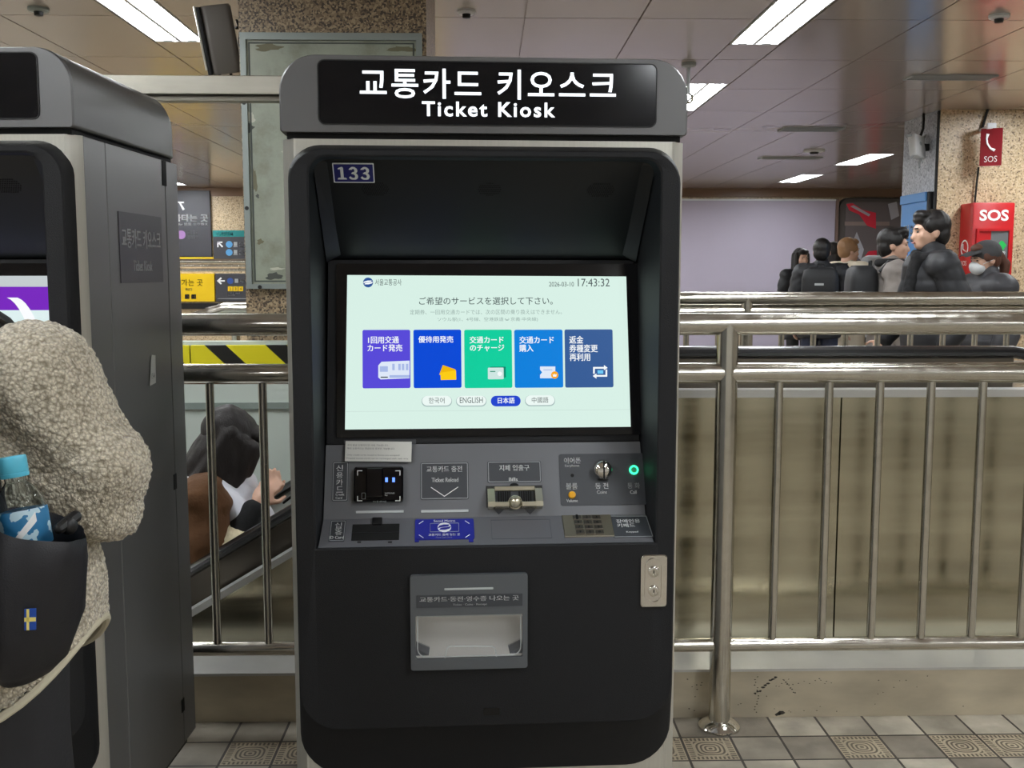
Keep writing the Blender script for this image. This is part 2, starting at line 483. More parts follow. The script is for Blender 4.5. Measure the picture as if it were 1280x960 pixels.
# ceiling of glossy metal panels with open joints
LIGHTX = [-5.0, -1.865, 1.64, 4.68]
LIGHTY = [5.25 + 2.64 * k for k in range(-3, 5)]
def lights_y(x): return [y - (.72 if x > 4 else 0) for y in LIGHTY]
m = MB()
m.box(X0, X1, Y0, Y1, HC + .02, HC + .12)
xe = [X0, -5.16, -4.84, -4.21, -3.58, -2.95, -2.65, -2.02, -1.71, -1.072, -.434, .204, .842, 1.48, 1.80, 2.43, 3.06, 3.69, 4.52, 4.84, 5.5, 6.2, 6.9, 7.6, X1]
ye = [5.90 + 1.10 * k for k in range(-9, 11)]
ye = [Y0] + [y for y in ye if Y0 < y < Y1] + [Y1]
g = .0045
def panel(x0, x1, y0, y1):
    if y1 - y0 > .03: m.box(x0 + g, x1 - g, y0 + g, y1 - g, HC, HC + .022)
for xa, xb in zip(xe, xe[1:]):
    lx = [x for x in LIGHTX if xa < x < xb and xb - xa < .4]
    for ya, yb in zip(ye, ye[1:]):
        if not lx: panel(xa, xb, ya, yb); continue
        cuts = [ya]
        seg = []
        y = ya
        for ly in lights_y(lx[0]):
            if ly > 9 and ly < 11 and lx[0] > 4: continue
            a, b = ly, ly + 1.3
            if b <= ya or a >= yb: continue
            if a > y: seg.append((y, a))
            y = max(y, min(b, yb))
        if y < yb: seg.append((y, yb))
        for a, b in seg: panel(xa, xb, a, b)
struct(m.build('ceiling', M['ceiling'], None, False))

m = MB(); m.box(X0, X1, Y1, Y1 + .2, -.2, HC + .1); struct(m.build('wall_back', M['granite'], None, False))
m = MB(); m.box(X0 - .2, X0, Y0, Y1, -.2, HC + .1); struct(m.build('wall_left', M['wallstone'], None, False))
m = MB(); m.box(X1, X1 + .2, Y0, Y1, -.2, HC + .1); struct(m.build('wall_right', M['wallstone'], None, False))
m = MB(); m.box(X0, X1, Y0 - .2, Y0, -.2, HC + .1); struct(m.build('wall_front', mat('concourse_wall', (214, 212, 206), .5), None, False))
m = MB(); m.box(X0, X1, Y1 - .03, Y1 - .001, HC - .14, HC - .001); struct(m.build('trim_1', mat('brown_trim', (128, 100, 78), .4), None, False))

# ---- fluorescent fixtures
rows_ = ['row beyond the grey machine', 'row over the grey machine', 'row above the middle machine', 'row by the emergency pillar']
first = None
nth = ['furthest behind the viewer', 'just behind the viewer', 'right above the viewer', 'nearest in view', 'second in view', 'third in view', 'fourth in view', 'last in view']
for i, x in enumerate(LIGHTX):
    for j, y in enumerate(lights_y(x)):
        if 9 < y < 11 and x > 4: continue        # the pillar stands there
        lab = 'twin tube ceiling light, %s, %s' % (nth[j], rows_[i])
        t = thing('ceiling_light', lab, 'ceiling light', (x, y, HC), 0, 'recessed fluorescent ceiling lights')
        if first is None:
            hb = MB()
            hb.box(-.15, -.14, 0, 1.3, .0, .018); hb.box(.14, .15, 0, 1.3, 0, .018); hb.box(-.14, .14, 0, .01, 0, .018); hb.box(-.14, .14, 1.29, 1.3, 0, .018)
            hb.box(-.14, .14, .01, 1.29, .014, .018); hb.box(-.012, .012, .01, 1.29, .002, .014)
            h = hb.build('housing', M['whiteplastic'], t, False)
            tm = []
            for sx in (-1, 1):
                b = MB(); b.tube([(sx * .074, .03, .009), (sx * .074, 1.27, .009)], .056, 8, True, .09)
                tb = b.build('tube', M['tube'], t); tm.append(tb)
                for yy in (.012, 1.272):
                    e = MB(); e.box(sx * .074 - .03, sx * .074 + .03, yy, yy + .016, .001, .013, .003); e.build('tube_holder', M['grey'], tb)
            first = t
        else:
            for ch in list(first.children):
                c = ch.copy(); COL.objects.link(c); c.parent = t
                for gch in list(ch.children):
                    d = gch.copy(); COL.objects.link(d); d.parent = c

# ---- small ceiling fittings
def ceiling_disc(px, py, name, label, cat, r, mt):
    p = H(px, py, HC)
    t = thing(name, label, cat, (p.x, p.y, HC))
    MB().lathe([(r, 0), (r, -.012), (r * .8, -.02), (0, -.02)], 20).build('base', mt, t)
    MB().lathe([(r * .45, -.02), (r * .4, -.04), (0, -.044)], 16).build('sensor', M['dark'], t)
ceiling_disc(48, 10, 'ceiling_sensor', 'small round ceiling sensor above the grey machine with the person', 'sensor', .055, M['panelframe'])
ceiling_disc(583, 13, 'ceiling_sensor', 'small round ceiling sensor right of the speckled pillar top', 'sensor', .05, M['whiteplastic'])
ceiling_disc(1249, 19, 'ceiling_sensor', 'small round ceiling sensor above the tan pillar with emergency box', 'sensor', .055, M['whiteplastic'])
ceiling_disc(1018, 188, 'smoke_detector', 'white smoke detector beside the slim ceiling vents', 'smoke detector', .12, M['whiteplastic'])
def vent(px, py, w, d, label):
    p = H(px, py, HC)
    t = thing('ceiling_vent', label, 'vent', (p.x, p.y, HC), 0, 'slot vents in the ceiling')
    b = MB(); b.ring([(-w / 2, -d / 2), (w / 2, -d / 2), (w / 2, d / 2), (-w / 2, d / 2)], [(-w / 2 + .02, -d / 2 + .02), (w / 2 - .02, -d / 2 + .02), (w / 2 - .02, d / 2 - .02), (-w / 2 + .02, d / 2 - .02)], -.012, -.0005)
    b.build('frame', M['grey'], t, False)
    b = MB(); b.box(-w / 2 + .02, w / 2 - .02, -d / 2 + .02, d / 2 - .02, -.004, -.0005); b.build('backing', M['dark'], t, False)
    b = MB()
    for k in (-1, 0, 1): b.box(-w / 2 + .02, w / 2 - .02, k * d * .2 - .008, k * d * .2 + .008, -.011, -.004)
    b.build('slat', M['grey'], t, False)
vent(1188, 96, .62, .17, 'dark slot vent in the ceiling above the emergency pillar, largest of the three')
vent(1014, 161, .6, .24, 'beige slot vent in the ceiling, middle of the three by distance')
vent(988, 197, .75, .22, 'slim slot vent in the ceiling furthest along, beyond the smoke detector')
p = H(861, 79, HC)
t = thing('ceiling_hanger', 'thin hanging rod on a round ceiling plate behind the middle machine', 'hanger', (p.x, p.y, HC))
MB().lathe([(.05, 0), (.05, -.02), (.02, -.03), (0, -.03)], 16).build('plate', M['grey'], t)
MB().tube([(0, 0, -.02), (0, 0, -.2)], .012, 8).build('rod', M['grey'], t)
hk = [(0, 0, -.2)] + [(.03 * math.sin(a * .5), 0, -.23 + .03 * math.cos(a * .5)) for a in range(1, 8)]
MB().tube(hk, .008, 8).build('hook', M['steel'], t)

# ---- pillars
PX0, PX1 = W(299, 60, 4.7).x, W(533, 60, 4.7).x
m = MB(); m.box(PX0, PX1, 4.7, 5.5, -.0, HC); struct(m.build('pillar', M['granite_dark'], None, False))
QX0 = H(1176, 137, HC); QY = QX0.y; QX0 = QX0.x
m = MB(); m.box(QX0, QX0 + 1.5, QY, QY + .75, 0, HC)
pil = struct(m.build('pillar', M['granite'], None, False))
m = MB(); m.box(QX0 - .012, QX0, QY + .02, QY + .75, 0, HC); m.build('stone_cladding', M['granite_grey'], pil, False)
m = MB(); m.tube([(QX0 - .014, QY + .004, .02), (QX0 - .014, QY + .004, HC - .01)], .012, 8); m.build('edge_strip', M['dark'], pil)

# framed aged metal panel on the near pillar
a = W(300, 41, 4.68); b = W(530, 361, 4.68)
t = thing('wall_panel', 'tall stained grey green metal panel with a frame on the speckled pillar', 'panel', ((a.x + b.x) / 2, 4.7, b.z))
w2 = (b.x - a.x) / 2; hh = a.z - b.z
F0 = FRONT(0, 0, 0)
MB().prism([(-w2, 0), (w2, 0), (w2, hh), (-w2, hh)], .001, .018, F0).build('panel_sheet', M['panel'], t, False)
q = MB()
q.ring([(-w2, 0), (w2, 0), (w2, hh), (-w2, hh)], [(-w2 + .025, .022), (w2 - .025, .022), (w2 - .025, hh - .03), (-w2 + .025, hh - .03)], .018, .032, F0)
q.build('frame', M['panelframe'], t, False)
q = MB()
q.ring([(-w2 + .034, .031), (w2 - .034, .031), (w2 - .034, hh - .039), (-w2 + .034, hh - .039)], [(-w2 + .04, .037), (w2 - .04, .037), (w2 - .04, hh - .045), (-w2 + .04, hh - .045)], .018, .0195, F0)
q.build('seam', mat('panel_seam', (70, 76, 70), .6), t, False)
for (u, v) in ((-w2 + .012, hh * .32), (-w2 + .012, hh * .73), (-w2 + .06, .008), (w2 - .012, hh * .5)):
    MB().prism(circ(u, v, .009, 10), .032, .035, F0).build('bolt', M['dark'], t)
random.seed(3)
def splotch(cx, cy, rx, ry, mt, z=.0188, nm='stain'):
    ph = random.random() * 6
    pts = [(cx + rx * (1 + .3 * math.sin(3 * a + ph) + .18 * math.sin(7 * a)) * math.cos(a), cy + ry * (1 + .25 * math.cos(4 * a + ph)) * math.sin(a)) for a in [2 * PI * k / 22 for k in range(22)]]
    MB().prism(pts, .018, z, F0).build(nm, mt, t, False)
def uv(px, py): 
    c = W(px, py, 4.68); return c.x - (a.x + b.x) / 2, c.z - b.z
st1 = mat('panel_stain', (112, 108, 84), .6); st2 = mat('panel_scrape', (74, 78, 72), .6); st3 = mat('panel_residue', (196, 196, 180), .7)
for (px, py, rx, ry, mt, nm) in ((334, 59, .055, .016, st1, 'stain'), (503, 61, .06, .012, st1, 'stain'), (342, 345, .034, .016, st2, 'tape_mark'), (318, 225, .011, .05, st1, 'stain'), (312, 146, .022, .024, st3, 'tape_mark'), (311, 160, .02, .018, st2, 'stain'), (355, 190, .01, .008, st3, 'stain'), (322, 245, .007, .009, st2, 'stain'), (325, 302, .014, .012, st1, 'stain'), (345, 336, .03, .006, st3, 'tape_mark')):
    u, v = uv(px, py); splotch(u, v, rx, ry, mt, .0188, nm)

# column loudspeaker on the left of the near pillar
sp = W(276, 50, 4.78)
t = thing('wall_speaker', 'dark grey column loudspeaker tilted on a bracket at the pillar top', 'speaker', sp)
R_ = Matrix.Rotation(math.radians(-7), 4, 'Y') @ Matrix.Rotation(math.radians(12), 4, 'X') @ Matrix.Rotation(math.radians(14), 4, 'Z')
m = MB(); m.loops([[R_ @ Vector((p[0], p[1], z)) for p in rr(-.068 * k, -.06 * k, .068 * k, .06 * k, .03, 5)] for z, k in ((-.145, .9), (-.135, 1), (.135, 1), (.145, .9))])
m.build('enclosure', mat('speaker_grey', (104, 99, 93), .5), t)
m = MB(); m.loops([[R_ @ Vector((p[0], p[1], z)) for p in rr(-.083, -.066, -.063, .02, .008, 4)] for z in (-.142, .142)]); m.build('grille_edge', M['dark'], t)
m = MB(); m.loops([[R_ @ Vector((p[0], p[1], z)) for p in rr(-.09, -.068, -.082, .02, .003, 3)] for z in (-.12, .148)]); m.build('edge_trim', M['silver'], t)
m = MB()
for dz in (-.07, .06):
    m.tube([(.06, .03, dz), (PX0 - sp.x + .002, .06, dz)], .007, 8)
m.build('bracket', M['dark'], t)
m = MB(); m.tube([(.06, .05, .1), (.075, .05, .05), (.068, .05, 0), (.078, .05, -.04), (.06, .05, -.08)], .006, 8); m.build('cable', M['cable'], t)
for dx in (-.03, .02):
    m = MB(); m.lathe([(.006, 0), (.006, -.012), (0, -.013)], 8, Matrix.Translation((dx + .02, 0, -.143))); m.build('screw', M['dark'], t)

# stainless beam running behind the two machines
bz0, bz1 = W(250, 120, 2.93).z, W(250, 96.5, 2.93).z
t = thing('steel_beam', 'horizontal stainless beam bridging the tops of the two ticket machines', 'beam', (-.6, 2.93, 0))
MB().box(-.85, .9, -.03, .03, bz0, bz1, .002, 1).build('tube_profile', M['beam'], t, False)
MB().box(-.85, .9, -.012, .03, bz0 - .014, bz0 - .001, 0).build('lower_lip', mat('lip_steel', (120, 116, 106), .4, .9), t)
for x in (-.74, .78): MB().box(x - .025, x + .025, -.028, .012, 0, bz0 - .0005, .002).build('support_post', M['steel'], t)

# ---- steel kick curb along the railing
def curb(x0, x1):
    z1 = W(980, 837, YCURB).z
    m = MB(); m.box(x0, x1, YCURB, YCURB + .008, 0, z1 - .004)
    o = m.build('curb_face', M['kick'], None, False); return o, z1
o, ZC = curb(-4, 2.6); o.name = 'trim_2'; struct(o)
m = MB(); m.box(-4, 2.6, YCURB - .004, YCLAD + .02, ZC - .004, ZC + .004); struct(m.build('trim_3', M['ledge'], None, False))

random.seed(11)
FC_ = FRONT(0, YCURB, 0)
scuff = mat('scuff_mark', (58, 54, 48), .7)
def scuffs(pts, w):
    m = MB()
    for px, py in pts:
        c = W(px, py, YCURB); n_ = random.randint(5, 8)
        m.prism([(c.x + w * random.uniform(.4, 1.3) * math.cos(2 * PI * k / n_), c.z + w * .6 * random.uniform(.4, 1.2) * math.sin(2 * PI * k / n_)) for k in range(n_)], 0, .0006, FC_)
    return m.build('scuff_mark', scuff, o, False)
for pts, w in (([(944 + i * 3.2, 867 - i * 2.6 + random.uniform(-2, 2)) for i in range(9)], .006), ([(945 + random.uniform(-2, 3), 846 + i * 3.4) for i in range(14)], .003), ([(980 + i * 2, 852 + i * 2 + random.uniform(-2, 2)) for i in range(8)], .0035), ([(905 + random.uniform(0, 300), 845 + random.uniform(0, 45)) for i in range(26)], .0024), ([(970 + i * 7, 856 - i * .6 + random.uniform(-2, 2)) for i in range(10)], .0024), ([(858 + random.uniform(0, 22), 845 + random.uniform(0, 45)) for i in range(9)], .003), ([(973, 893), (977, 891)], .012)):
    scuffs(pts, w)

# ---- near railing
RZ = 1.2028
def railing(label, posts, x0, x1, balxs, y, ztop, zmid, zbot, group, rp=.0315, rb=.0125):
    t = thing('steel_railing', label, 'railing', (0, y, 0), 0, group)
    MB().tube([(x0, 0, ztop), (x1, 0, ztop)], rp, 20).build('top_rail', M['steel'], t)
    MB().tube([(x0, 0, zmid), (x1, 0, zmid)], rp * .93, 20).build('middle_rail', M['steel'], t)
    MB().tube([(x0, 0, zbot), (x1, 0, zbot)], .0205, 16).build('bottom_rail', M['steel'], t)
    for x in posts:
        o = MB().tube([(x, 0, 0.002), (x, 0, ztop)], rp, 20).build('post', M['steel'], t)
        MB().lathe([(.062, 0.001), (.062, .008), (.05, .02), (.036, .026), (rp, .028)], 28, Matrix.Translation((x, 0, 0))).build('flange', M['chrome'], o)
    for x in balxs:
        MB().tube([(x, 0, zbot), (x, 0, zmid)], rb, 12).build('baluster', M['steel'], t)
    return t
post_x = .69
ZM, ZB = W(1000, 466, YRAIL).z, W(1000, 805, YRAIL).z
ZT = W(1000, 405, YRAIL).z
bx = [W(px, 485, YRAIL).x for px in (973.7, 1036.5, 1100, 1164, 1228.5, 1292)] + [W(262, 485, YRAIL).x, W(328, 485, YRAIL).x]
bx += [bx[-1] + .153 * k for k in range(1, 9)] + [bx[6] - .153 * k for k in range(1, 3)] + [bx[5] + .153]
railing('polished steel railing with thin balusters right behind the ticket machines', [post_x, post_x - 2.05], -2.4, 2.5, [x for x in bx if not post_x - .17 < x < post_x + .06], YRAIL, ZT, ZM, ZB, 'steel railings round the escalator opening')

# ---- escalator
def slope(dx=0):
    """centre line of the escalator: rising to the right, levelling at the landing"""
    k = .6; xl, zl = -.616, .597
    x_top = xl + (1.095 - zl) / k
    pts = [(-3.6, zl + k * (-3.6 - xl))]
    for i in range(0, 9):
        s = i / 8; x = x_top - .35 + .7 * s
        a = zl + k * (x_top - .35 - xl); 
        z = a + k * .7 * (s - s * s / 2)
        pts.append((x, z))
    dz = 1.095 - pts[-1][1]
    return [(x, z + dz * 0) for x, z in pts], pts[-1][1]
SP, ztop_ = slope()
SP = [(x, z + (1.098 - ztop_)) for x, z in SP]
SP = [(x - (1.098 - ztop_) / -.6 * 1.0, z) for x, z in SP]   # keep the incline where it was measured
def strip(path, lo, hi, y0, y1, m=None):
    m = m or MB()
    pts = [(x, z + hi) for x, z in path] + [(x, z + lo) for x, z in reversed(path)]
    m.loops([[Vector((x, y, z)) for x, z in pts] for y in (y0, y1)], False, False)
    n = len(path)
    for y in (y0, y1):
        for i in range(n - 1):
            q = [(path[i][0], path[i][1] + lo), (path[i + 1][0], path[i + 1][1] + lo), (path[i + 1][0], path[i + 1][1] + hi), (path[i][0], path[i][1] + hi)]
            m._face([m.bm.verts.new((a, y, b)) for a, b in q])
    bmesh.ops.remove_doubles(m.bm, verts=m.bm.verts, dist=1e-5)
    return m
XEND = 1.72
PATH = SP + [(XEND, SP[-1][1])]
esc = thing('escalator', 'steel sided escalator with black handrail rising behind the railing', 'escalator', (0, 0, 0))
def cladtop(off): return [(x, z + off) for x, z in PATH]
# cladding: from the ledge up to the sloping/level edge
top = [(x, z) for x, z in cladtop(-.13)] + [(2.3, PATH[-1][1] - .13)]
m = MB()
XS = 1.12
def clad(xa, xb):
    n = 40
    xs = [xa + (xb - xa) * i / n for i in range(n + 1)]
    def zt(x):
        for (p, q), (r, s) in zip(top, top[1:]):
            if p <= x <= r: return q + (s - q) * (x - p) / (r - p)
        return top[-1][1]
    for i in range(n):
        a, b = xs[i], xs[i + 1]
        za, zb = max(zt(a), -2.4), max(zt(b), -2.4)
        for y in (YCLAD, YCLAD + .02):
            m._face([m.bm.verts.new(p) for p in ((a, y, -2.5), (b, y, -2.5), (b, y, zb), (a, y, za))])
        m._face([m.bm.verts.new(p) for p in ((a, YCLAD, za), (b, YCLAD, zb), (b, YCLAD + .02, zb), (a, YCLAD + .02, za))])
clad(-3.5, XS - .0025); clad(XS + .0025, 2.3)
bmesh.ops.remove_doubles(m.bm, verts=m.bm.verts, dist=1e-5)
m.build('outer_cladding', M['brushed'], esc, False)
strip(PATH + [(2.3, PATH[-1][1])], -.132, -.108, YCLAD - .012, YCLAD + .05).build('cladding_trim', M['ledge'], esc, False)
strip(PATH + [(2.3, PATH[-1][1])], -.125, -.112, YCLAD + .04, YHAND + .1).build('deck', M['steel'], esc, False)
strip(PATH, -.112, -.018, YHAND - .015, YHAND + .015).build('balustrade', mat('balustrade_grey', (110, 105, 98), .3, .9), esc, False)
rail = [(x, YHAND, z + .002) for x, z in PATH] + [(XEND + .16 * math.sin(a), YHAND, PATH[-1][1] - .16 + .16 * math.cos(a)) for a in [PI * k / 12 for k in range(1, 11)]]
MB().tube(rail, .04, 12, True, .5).build('handrail', mat('handrail_rubber', (16, 16, 18), .25), esc)
FARP = [q for q in PATH if q[0] < .62] + [(.62, PATH[-1][1])]
strip(FARP, -.112, -.018, YHAND + .93, YHAND + .96).build('balustrade', mat('inner_panel', (170, 176, 172), .35), esc, False)
MB().tube([(x, YHAND + .945, z) for x, z in FARP], .04, 12, True, .5).build('handrail', M['cable'], esc)
strip(PATH + [(2.3, PATH[-1][1])], -.6, -.112, YHAND + .9, YHAND + .99).build('skirt', mat('skirt_steel', (150, 150, 146), .35, .9), esc, False)
stp = mat('step_metal', (96, 94, 90), .45, .8)
for i in range(8):
    xs = -2.3 + i * .38; zs = -1.387 + i * .228
    MB().box(xs, xs + .38, YHAND + .1, YHAND + .88, zs - .25, zs, .004).build('step', stp, esc, False)

# ---- white parapet wall with hazard board at the far side of the opening
YP = 4.58
m = MB(); m.box(-4.5, .1, YP, YP + .08, -2.5, W(300, 427, YP).z); par = struct(m.build('wall_parapet', mat('parapet_white', (196, 206, 198), .4), None, False))
m = MB(); m.box(-4.5, .1, YP - .012, YP, W(300, 511, YP).z, W(300, 503, YP).z); m.build('cover_strip', mat('strip_grey', (134, 146, 140), .4), par, False)
t = thing('hazard_board', 'yellow and black striped warning board on the white parapet', 'board', (0, YP, 0))
za, zb = W(300, 460, YP).z, W(300, 431, YP).z
bxs = W(239, 445, YP).x
MB().box(bxs + .003, bxs + 1.2, -.016, -.001, za, zb, .002).build('striped_panel', M['stripes'], t, False)
MB().box(bxs - 1.2, bxs - .003, -.016, -.001, za, zb, .002).build('striped_panel', M['stripes'], t, False)

# ---- far railing, ending at the pillar, and the bent handrail on its other side
fx = [W(px, 428, YFAR).x for px in (976.5, 1016.5, 1056.5, 1096.5, 1137.5, 1178, 1218, 1257.5)]
fx += [fx[0] - .15 * k for k in (1, 2, 3, 4, 5)] + [fx[-1] + .15 * k for k in (1, 2, 3)]
ft = W(1000, 373.5, YFAR).z
railing('further steel railing the passers-by walk behind, across the escalator opening', [W(932.5, 400, YFAR).x, W(932.5, 400, YFAR).x + 2.1], PX1 + .001, 3.4, fx, YFAR, ft, W(1000, 390, YFAR).z, .22, 'steel railings round the escalator opening', .0325, .0135)
t = thing('steel_handrail', 'short bent steel handrail end left of the speckled pillar', 'handrail', (0, YFAR, 0))
q0 = W(312, 386, YFAR); q1 = W(282, 386, YFAR); q2 = W(246, 397, YFAR)
MB().tube([(PX0 - .001, 0, q0.z), (q1.x, 0, q1.z), (q1.x - .02, 0, q1.z - .006), (q2.x, 0, q2.z), (q2.x - .5, 0, q2.z - .3)], .03, 16).build('rail', M['steel'], t)
MB().tube([(W(294, 395, YFAR).x, 0, q0.z - .02), (W(294, 395, YFAR).x, 0, 0)], .02, 12).build('post', M['steel'], t)
MB().tube([(q2.x - .45, 0, q2.z - .27), (q2.x - .45, 0, 0)], .02, 12).build('post', M['steel'], t)

# ---- chrome guard bars before the direction signs
YG = 9.0
t = thing('guard_bars', 'bright horizontal chrome guard bars crossing before the direction signs', 'barrier', (0, YG, 0))
for py, r in ((326.5, .02), (332, .011), (337.5, .013)):
    z = W(270, py, YG).z
    MB().tube([(-4.2, 0, z), (-2.0, 0, z)], r, 12).build('bar', M['chrome'], t)
for x in (-4.0, -2.05): MB().tube([(x, .03, 0), (x, .03, W(270, 325, YG).z)], .02, 10).build('post', M['steel'], t)

# ---- direction signs on the back wall
YS = Y1 - .002
def sign(name, label, px0, py0, px1, py1, th=.06):
    a = W(px0, py0, YS - th); b = W(px1, py1, YS - th)
    t = thing(name, label, 'sign', ((a.x + b.x) / 2, YS, b.z))
    w, h = (b.x - a.x), (a.z - b.z)
    Fm = FRONT(0, -th, 0)
    def uv(px, py):
        c = W(px, py, YS - th); return c.x - (a.x + b.x) / 2, c.z - b.z
    def txt(s, x0, y0, x1, y1, mt, bold=.01):
        p = uv(x0, y1); q = uv(x1, y0)
        lettering(s, Fm, p[0], p[1], q[0], q[1], mt, t, bold, .003)
    def shape(pts, mt, nm, z=.003):
        MB().prism([uv(*p) for p in pts][::-1], .0005, z, Fm).build(nm, mt, t, False)
    def disc(px, py, r, mt, nm='symbol'):
        u, v = uv(px, py); k = r * YS / FPX
        MB().prism(circ(u, v, k, 18), .0005, .004, Fm).build(nm, mt, t, False)
    MB().box(-w / 2, w / 2, -th, 0, 0, h, .004).build('board', None, t, False)
    return t, txt, shape, disc
def paint(t, mt):
    for c in t.children:
        if c.name.startswith('board'): c.data.materials.clear(); c.data.materials.append(mt)
t, txt, shape, disc = sign('transfer_sign', 'large charcoal transfer sign with white arrow and writing', 180, 238, 264.5, 321); paint(t, M['signgrey'])
txt('갈아타는 곳', 206, 268, 260, 277, M['white'], .02); txt('Transfer 换乘 乗り換え', 212, 278.5, 260, 282, M['white'])
shape([(221, 252), (230, 252), (230, 254), (224, 254)], M['white'], 'arrow'); shape([(223.6, 253.3), (225.4, 252.6), (231, 261.5), (228.5, 263)], M['white'], 'arrow')
disc(226.5, 293.5, 5.3, mat('sign_mauve', (160, 120, 176), .5)); txt('M', 224.5, 291.5, 228.5, 295.5, M['white'], .02)
txt('공항철도\n경의중앙', 234.5, 287.5, 247.5, 299, M['grey'])
t, txt, shape, disc = sign('yellow_strip_sign', 'narrow yellow strip below the charcoal transfer sign', 180, 321.5, 267, 325); paint(t, M['yellow'])
t, txt, shape, disc = sign('line_sign', 'charcoal direction sign with teal header and blue line circles', 266, 288, 345, 325); paint(t, M['signgrey'])
shape([(266, 288), (345, 288), (345, 296), (266, 296)], M['teal'], 'header_strip'); txt('노선안내', 270.5, 289.8, 291, 294.8, M['white'], .02)
shape([(271.5, 302), (278, 302), (278, 303.7), (271.5, 303.7)], M['white'], 'arrow'); shape([(271.5, 302), (273.2, 302), (273.2, 309), (271.5, 309)], M['white'], 'arrow'); shape([(272, 303.4), (273.4, 302.2), (279, 308), (277.6, 309.4)], M['white'], 'arrow')
for py, s in ((305.5, '4'), (315.5, 'KTX')):
    disc(286.5, py, 4.1, mat('line_blue', (90, 160, 214), .5)); txt(s, 284.5, py - 1.6, 288.5, py + 1.6, M['white'])
    shape([(292.3, py - 3), (296.5, py - 3), (296.5, py + 2), (292.3, py + 2)], M['grey'], 'train_symbol'); shape([(291.8, py + 2.6), (297, py + 2.6), (297, py + 3.3), (291.8, py + 3.3)], M['grey'], 'train_symbol')
    txt('서울역\nSeoul', 299, py - 3.2, 310, py + 3.2, M['grey'])
t, txt, shape, disc = sign('exit_sign', 'bright yellow way out sign under the chrome guard bars', 200, 342, 268.5, 377); paint(t, M['yellow'])
txt('나가는 곳', 219, 349, 253.5, 357.5, mat('sign_ink', (70, 60, 20), .5), .005); txt('出口', 232, 360, 240, 363.5, M['print'])
for px in (234, 242.2): shape([(px - 2.8, 368), (px + 2.8, 368), (px + 2.8, 373.5), (px - 2.8, 373.5)], M['dark'], 'exit_number_plate')
txt('13', 232.3, 369.3, 235.7, 372.3, M['yellow']); txt('14', 240.5, 369.3, 243.9, 372.3, M['yellow'])
t, txt, shape, disc = sign('exit_line_sign', 'charcoal sign with left arrow and yellow exit numbers beside the yellow sign', 269, 342, 345, 377); paint(t, M['signgrey'])
shape([(271, 351), (276, 346.5), (277.4, 348), (275, 350.2), (281, 350.2), (281, 352), (275, 352), (277.4, 354.2), (276, 355.7)], M['white'], 'arrow')
disc(287.8, 351.2, 3.8, mat('line_indigo', (50, 84, 160), .5)); txt('1', 287, 349.5, 288.6, 353, M['white'])
shape([(293.5, 348.5), (297.7, 348.5), (297.7, 353.5), (293.5, 353.5)], M['grey'], 'train_symbol'); txt('서울역', 300, 349, 309, 353, M['grey'])
for k, s in enumerate('234'):
    px = 287.8 + 6.6 * k
    shape([(px - 2.9, 358), (px + 2.9, 358), (px + 2.9, 364), (px - 2.9, 364)], M['yellow'], 'exit_number_plate'); txt(s, px - 1.1, 359.4, px + 1.1, 362.8, M['signgrey'], .01)
txt('서울로 7017\nSeoullo', 285, 365.8, 300, 369, M['grey']); shape([(272, 373), (312, 373), (312, 373.7), (272, 373.7)], M['grey'], 'rule')
m = MB(); z0_, z1_ = W(240, 386, YS).z, W(240, 379, YS).z; m.box(-6.3, -3.5, YS - .04, YS + .001, z0_, z1_); struct(m.build('trim_4', M['dark'], None, False))

# ---- far right: blank hoarding, framed advertisement
YB = Y1 - .002
a = W(560, 248, YB - .1); b = W(1039, 428, YB - .1)
t = thing('hoarding', 'large blank lilac board covering the wall behind the passers-by', 'board', ((a.x + b.x) / 2, YB, .1))
ww = (b.x - a.x) / 2
MB().box(-ww, ww, -.1, 0, 0, a.z - .1, .005).build('sheet', mat('hoarding_lilac', (186, 178, 196), .55, 0, var=.05, vscale=.8), t, False)
MB().box(-ww, ww, -.112, -.1, a.z - .13, a.z - .1, 0).build('top_edge', M['whiteplastic'], t, False)
MB().box(ww, ww + .05, -.12, 0, 0, a.z - .1, 0).build('side_edge', mat('hoarding_edge', (120, 100, 92), .5), t, False)
a = W(1050, 247, YB - .14); b = W(1135, 428, YB - .14)
t = thing('advertising_panel', 'dark framed advertisement with red shapes beside the lilac board', 'advertisement', ((a.x + b.x) / 2, YB, b.z))
w2, hh = (b.x - a.x) / 2, a.z - b.z
Fm = FRONT(0, -.06, 0)
MB().prism(rr(-w2, 0, w2, hh, .16, 6, .02), -.058, .0, Fm).build('frame', mat('ad_frame', (92, 86, 84), .5), t)
MB().ring(rr(-w2, 0, w2, hh, .2, 6, .02), rr(-w2 + .01, .0, w2 - .01, hh - .01, .15, 6, .02), .0, .05, Fm).build('rim', M['dark'], t)
MB().prism(rr(-w2 + .13, .1, w2 - .05, hh - .07, .05, 4), .0, .012, Fm).build('poster', mat('ad_dark', (112, 104, 106), .55), t)
def au(px, py):
    c = W(px, py, YB - .08); return c.x - (a.x + b.x) / 2, c.z - b.z
adred = mat('ad_red', (226, 50, 74), .5)
for pts in ([(1058, 255), (1066, 254), (1078, 262), (1095, 266), (1095, 286), (1084, 282), (1074, 268), (1062, 263)], [(1070, 345), (1074, 330), (1086, 314), (1096, 313), (1096, 338), (1080, 352)]):
    MB().prism([au(*p) for p in pts][::-1], .012, .016, Fm).build('red_shape', adred, t, False)
adpale = mat('ad_pale', (190, 190, 200), .5)
for pts in ([(1063, 258), (1067, 256.5), (1088, 268), (1086, 270.5)], [(1066, 302), (1071, 290), (1075, 300), (1080, 312), (1076, 325), (1068, 318)], [(1110, 255), (1121, 252), (1124, 270), (1114, 275)]):
    MB().prism([au(*p) for p in pts][::-1], .016, .019, Fm).build('pale_shape', adpale, t, False)
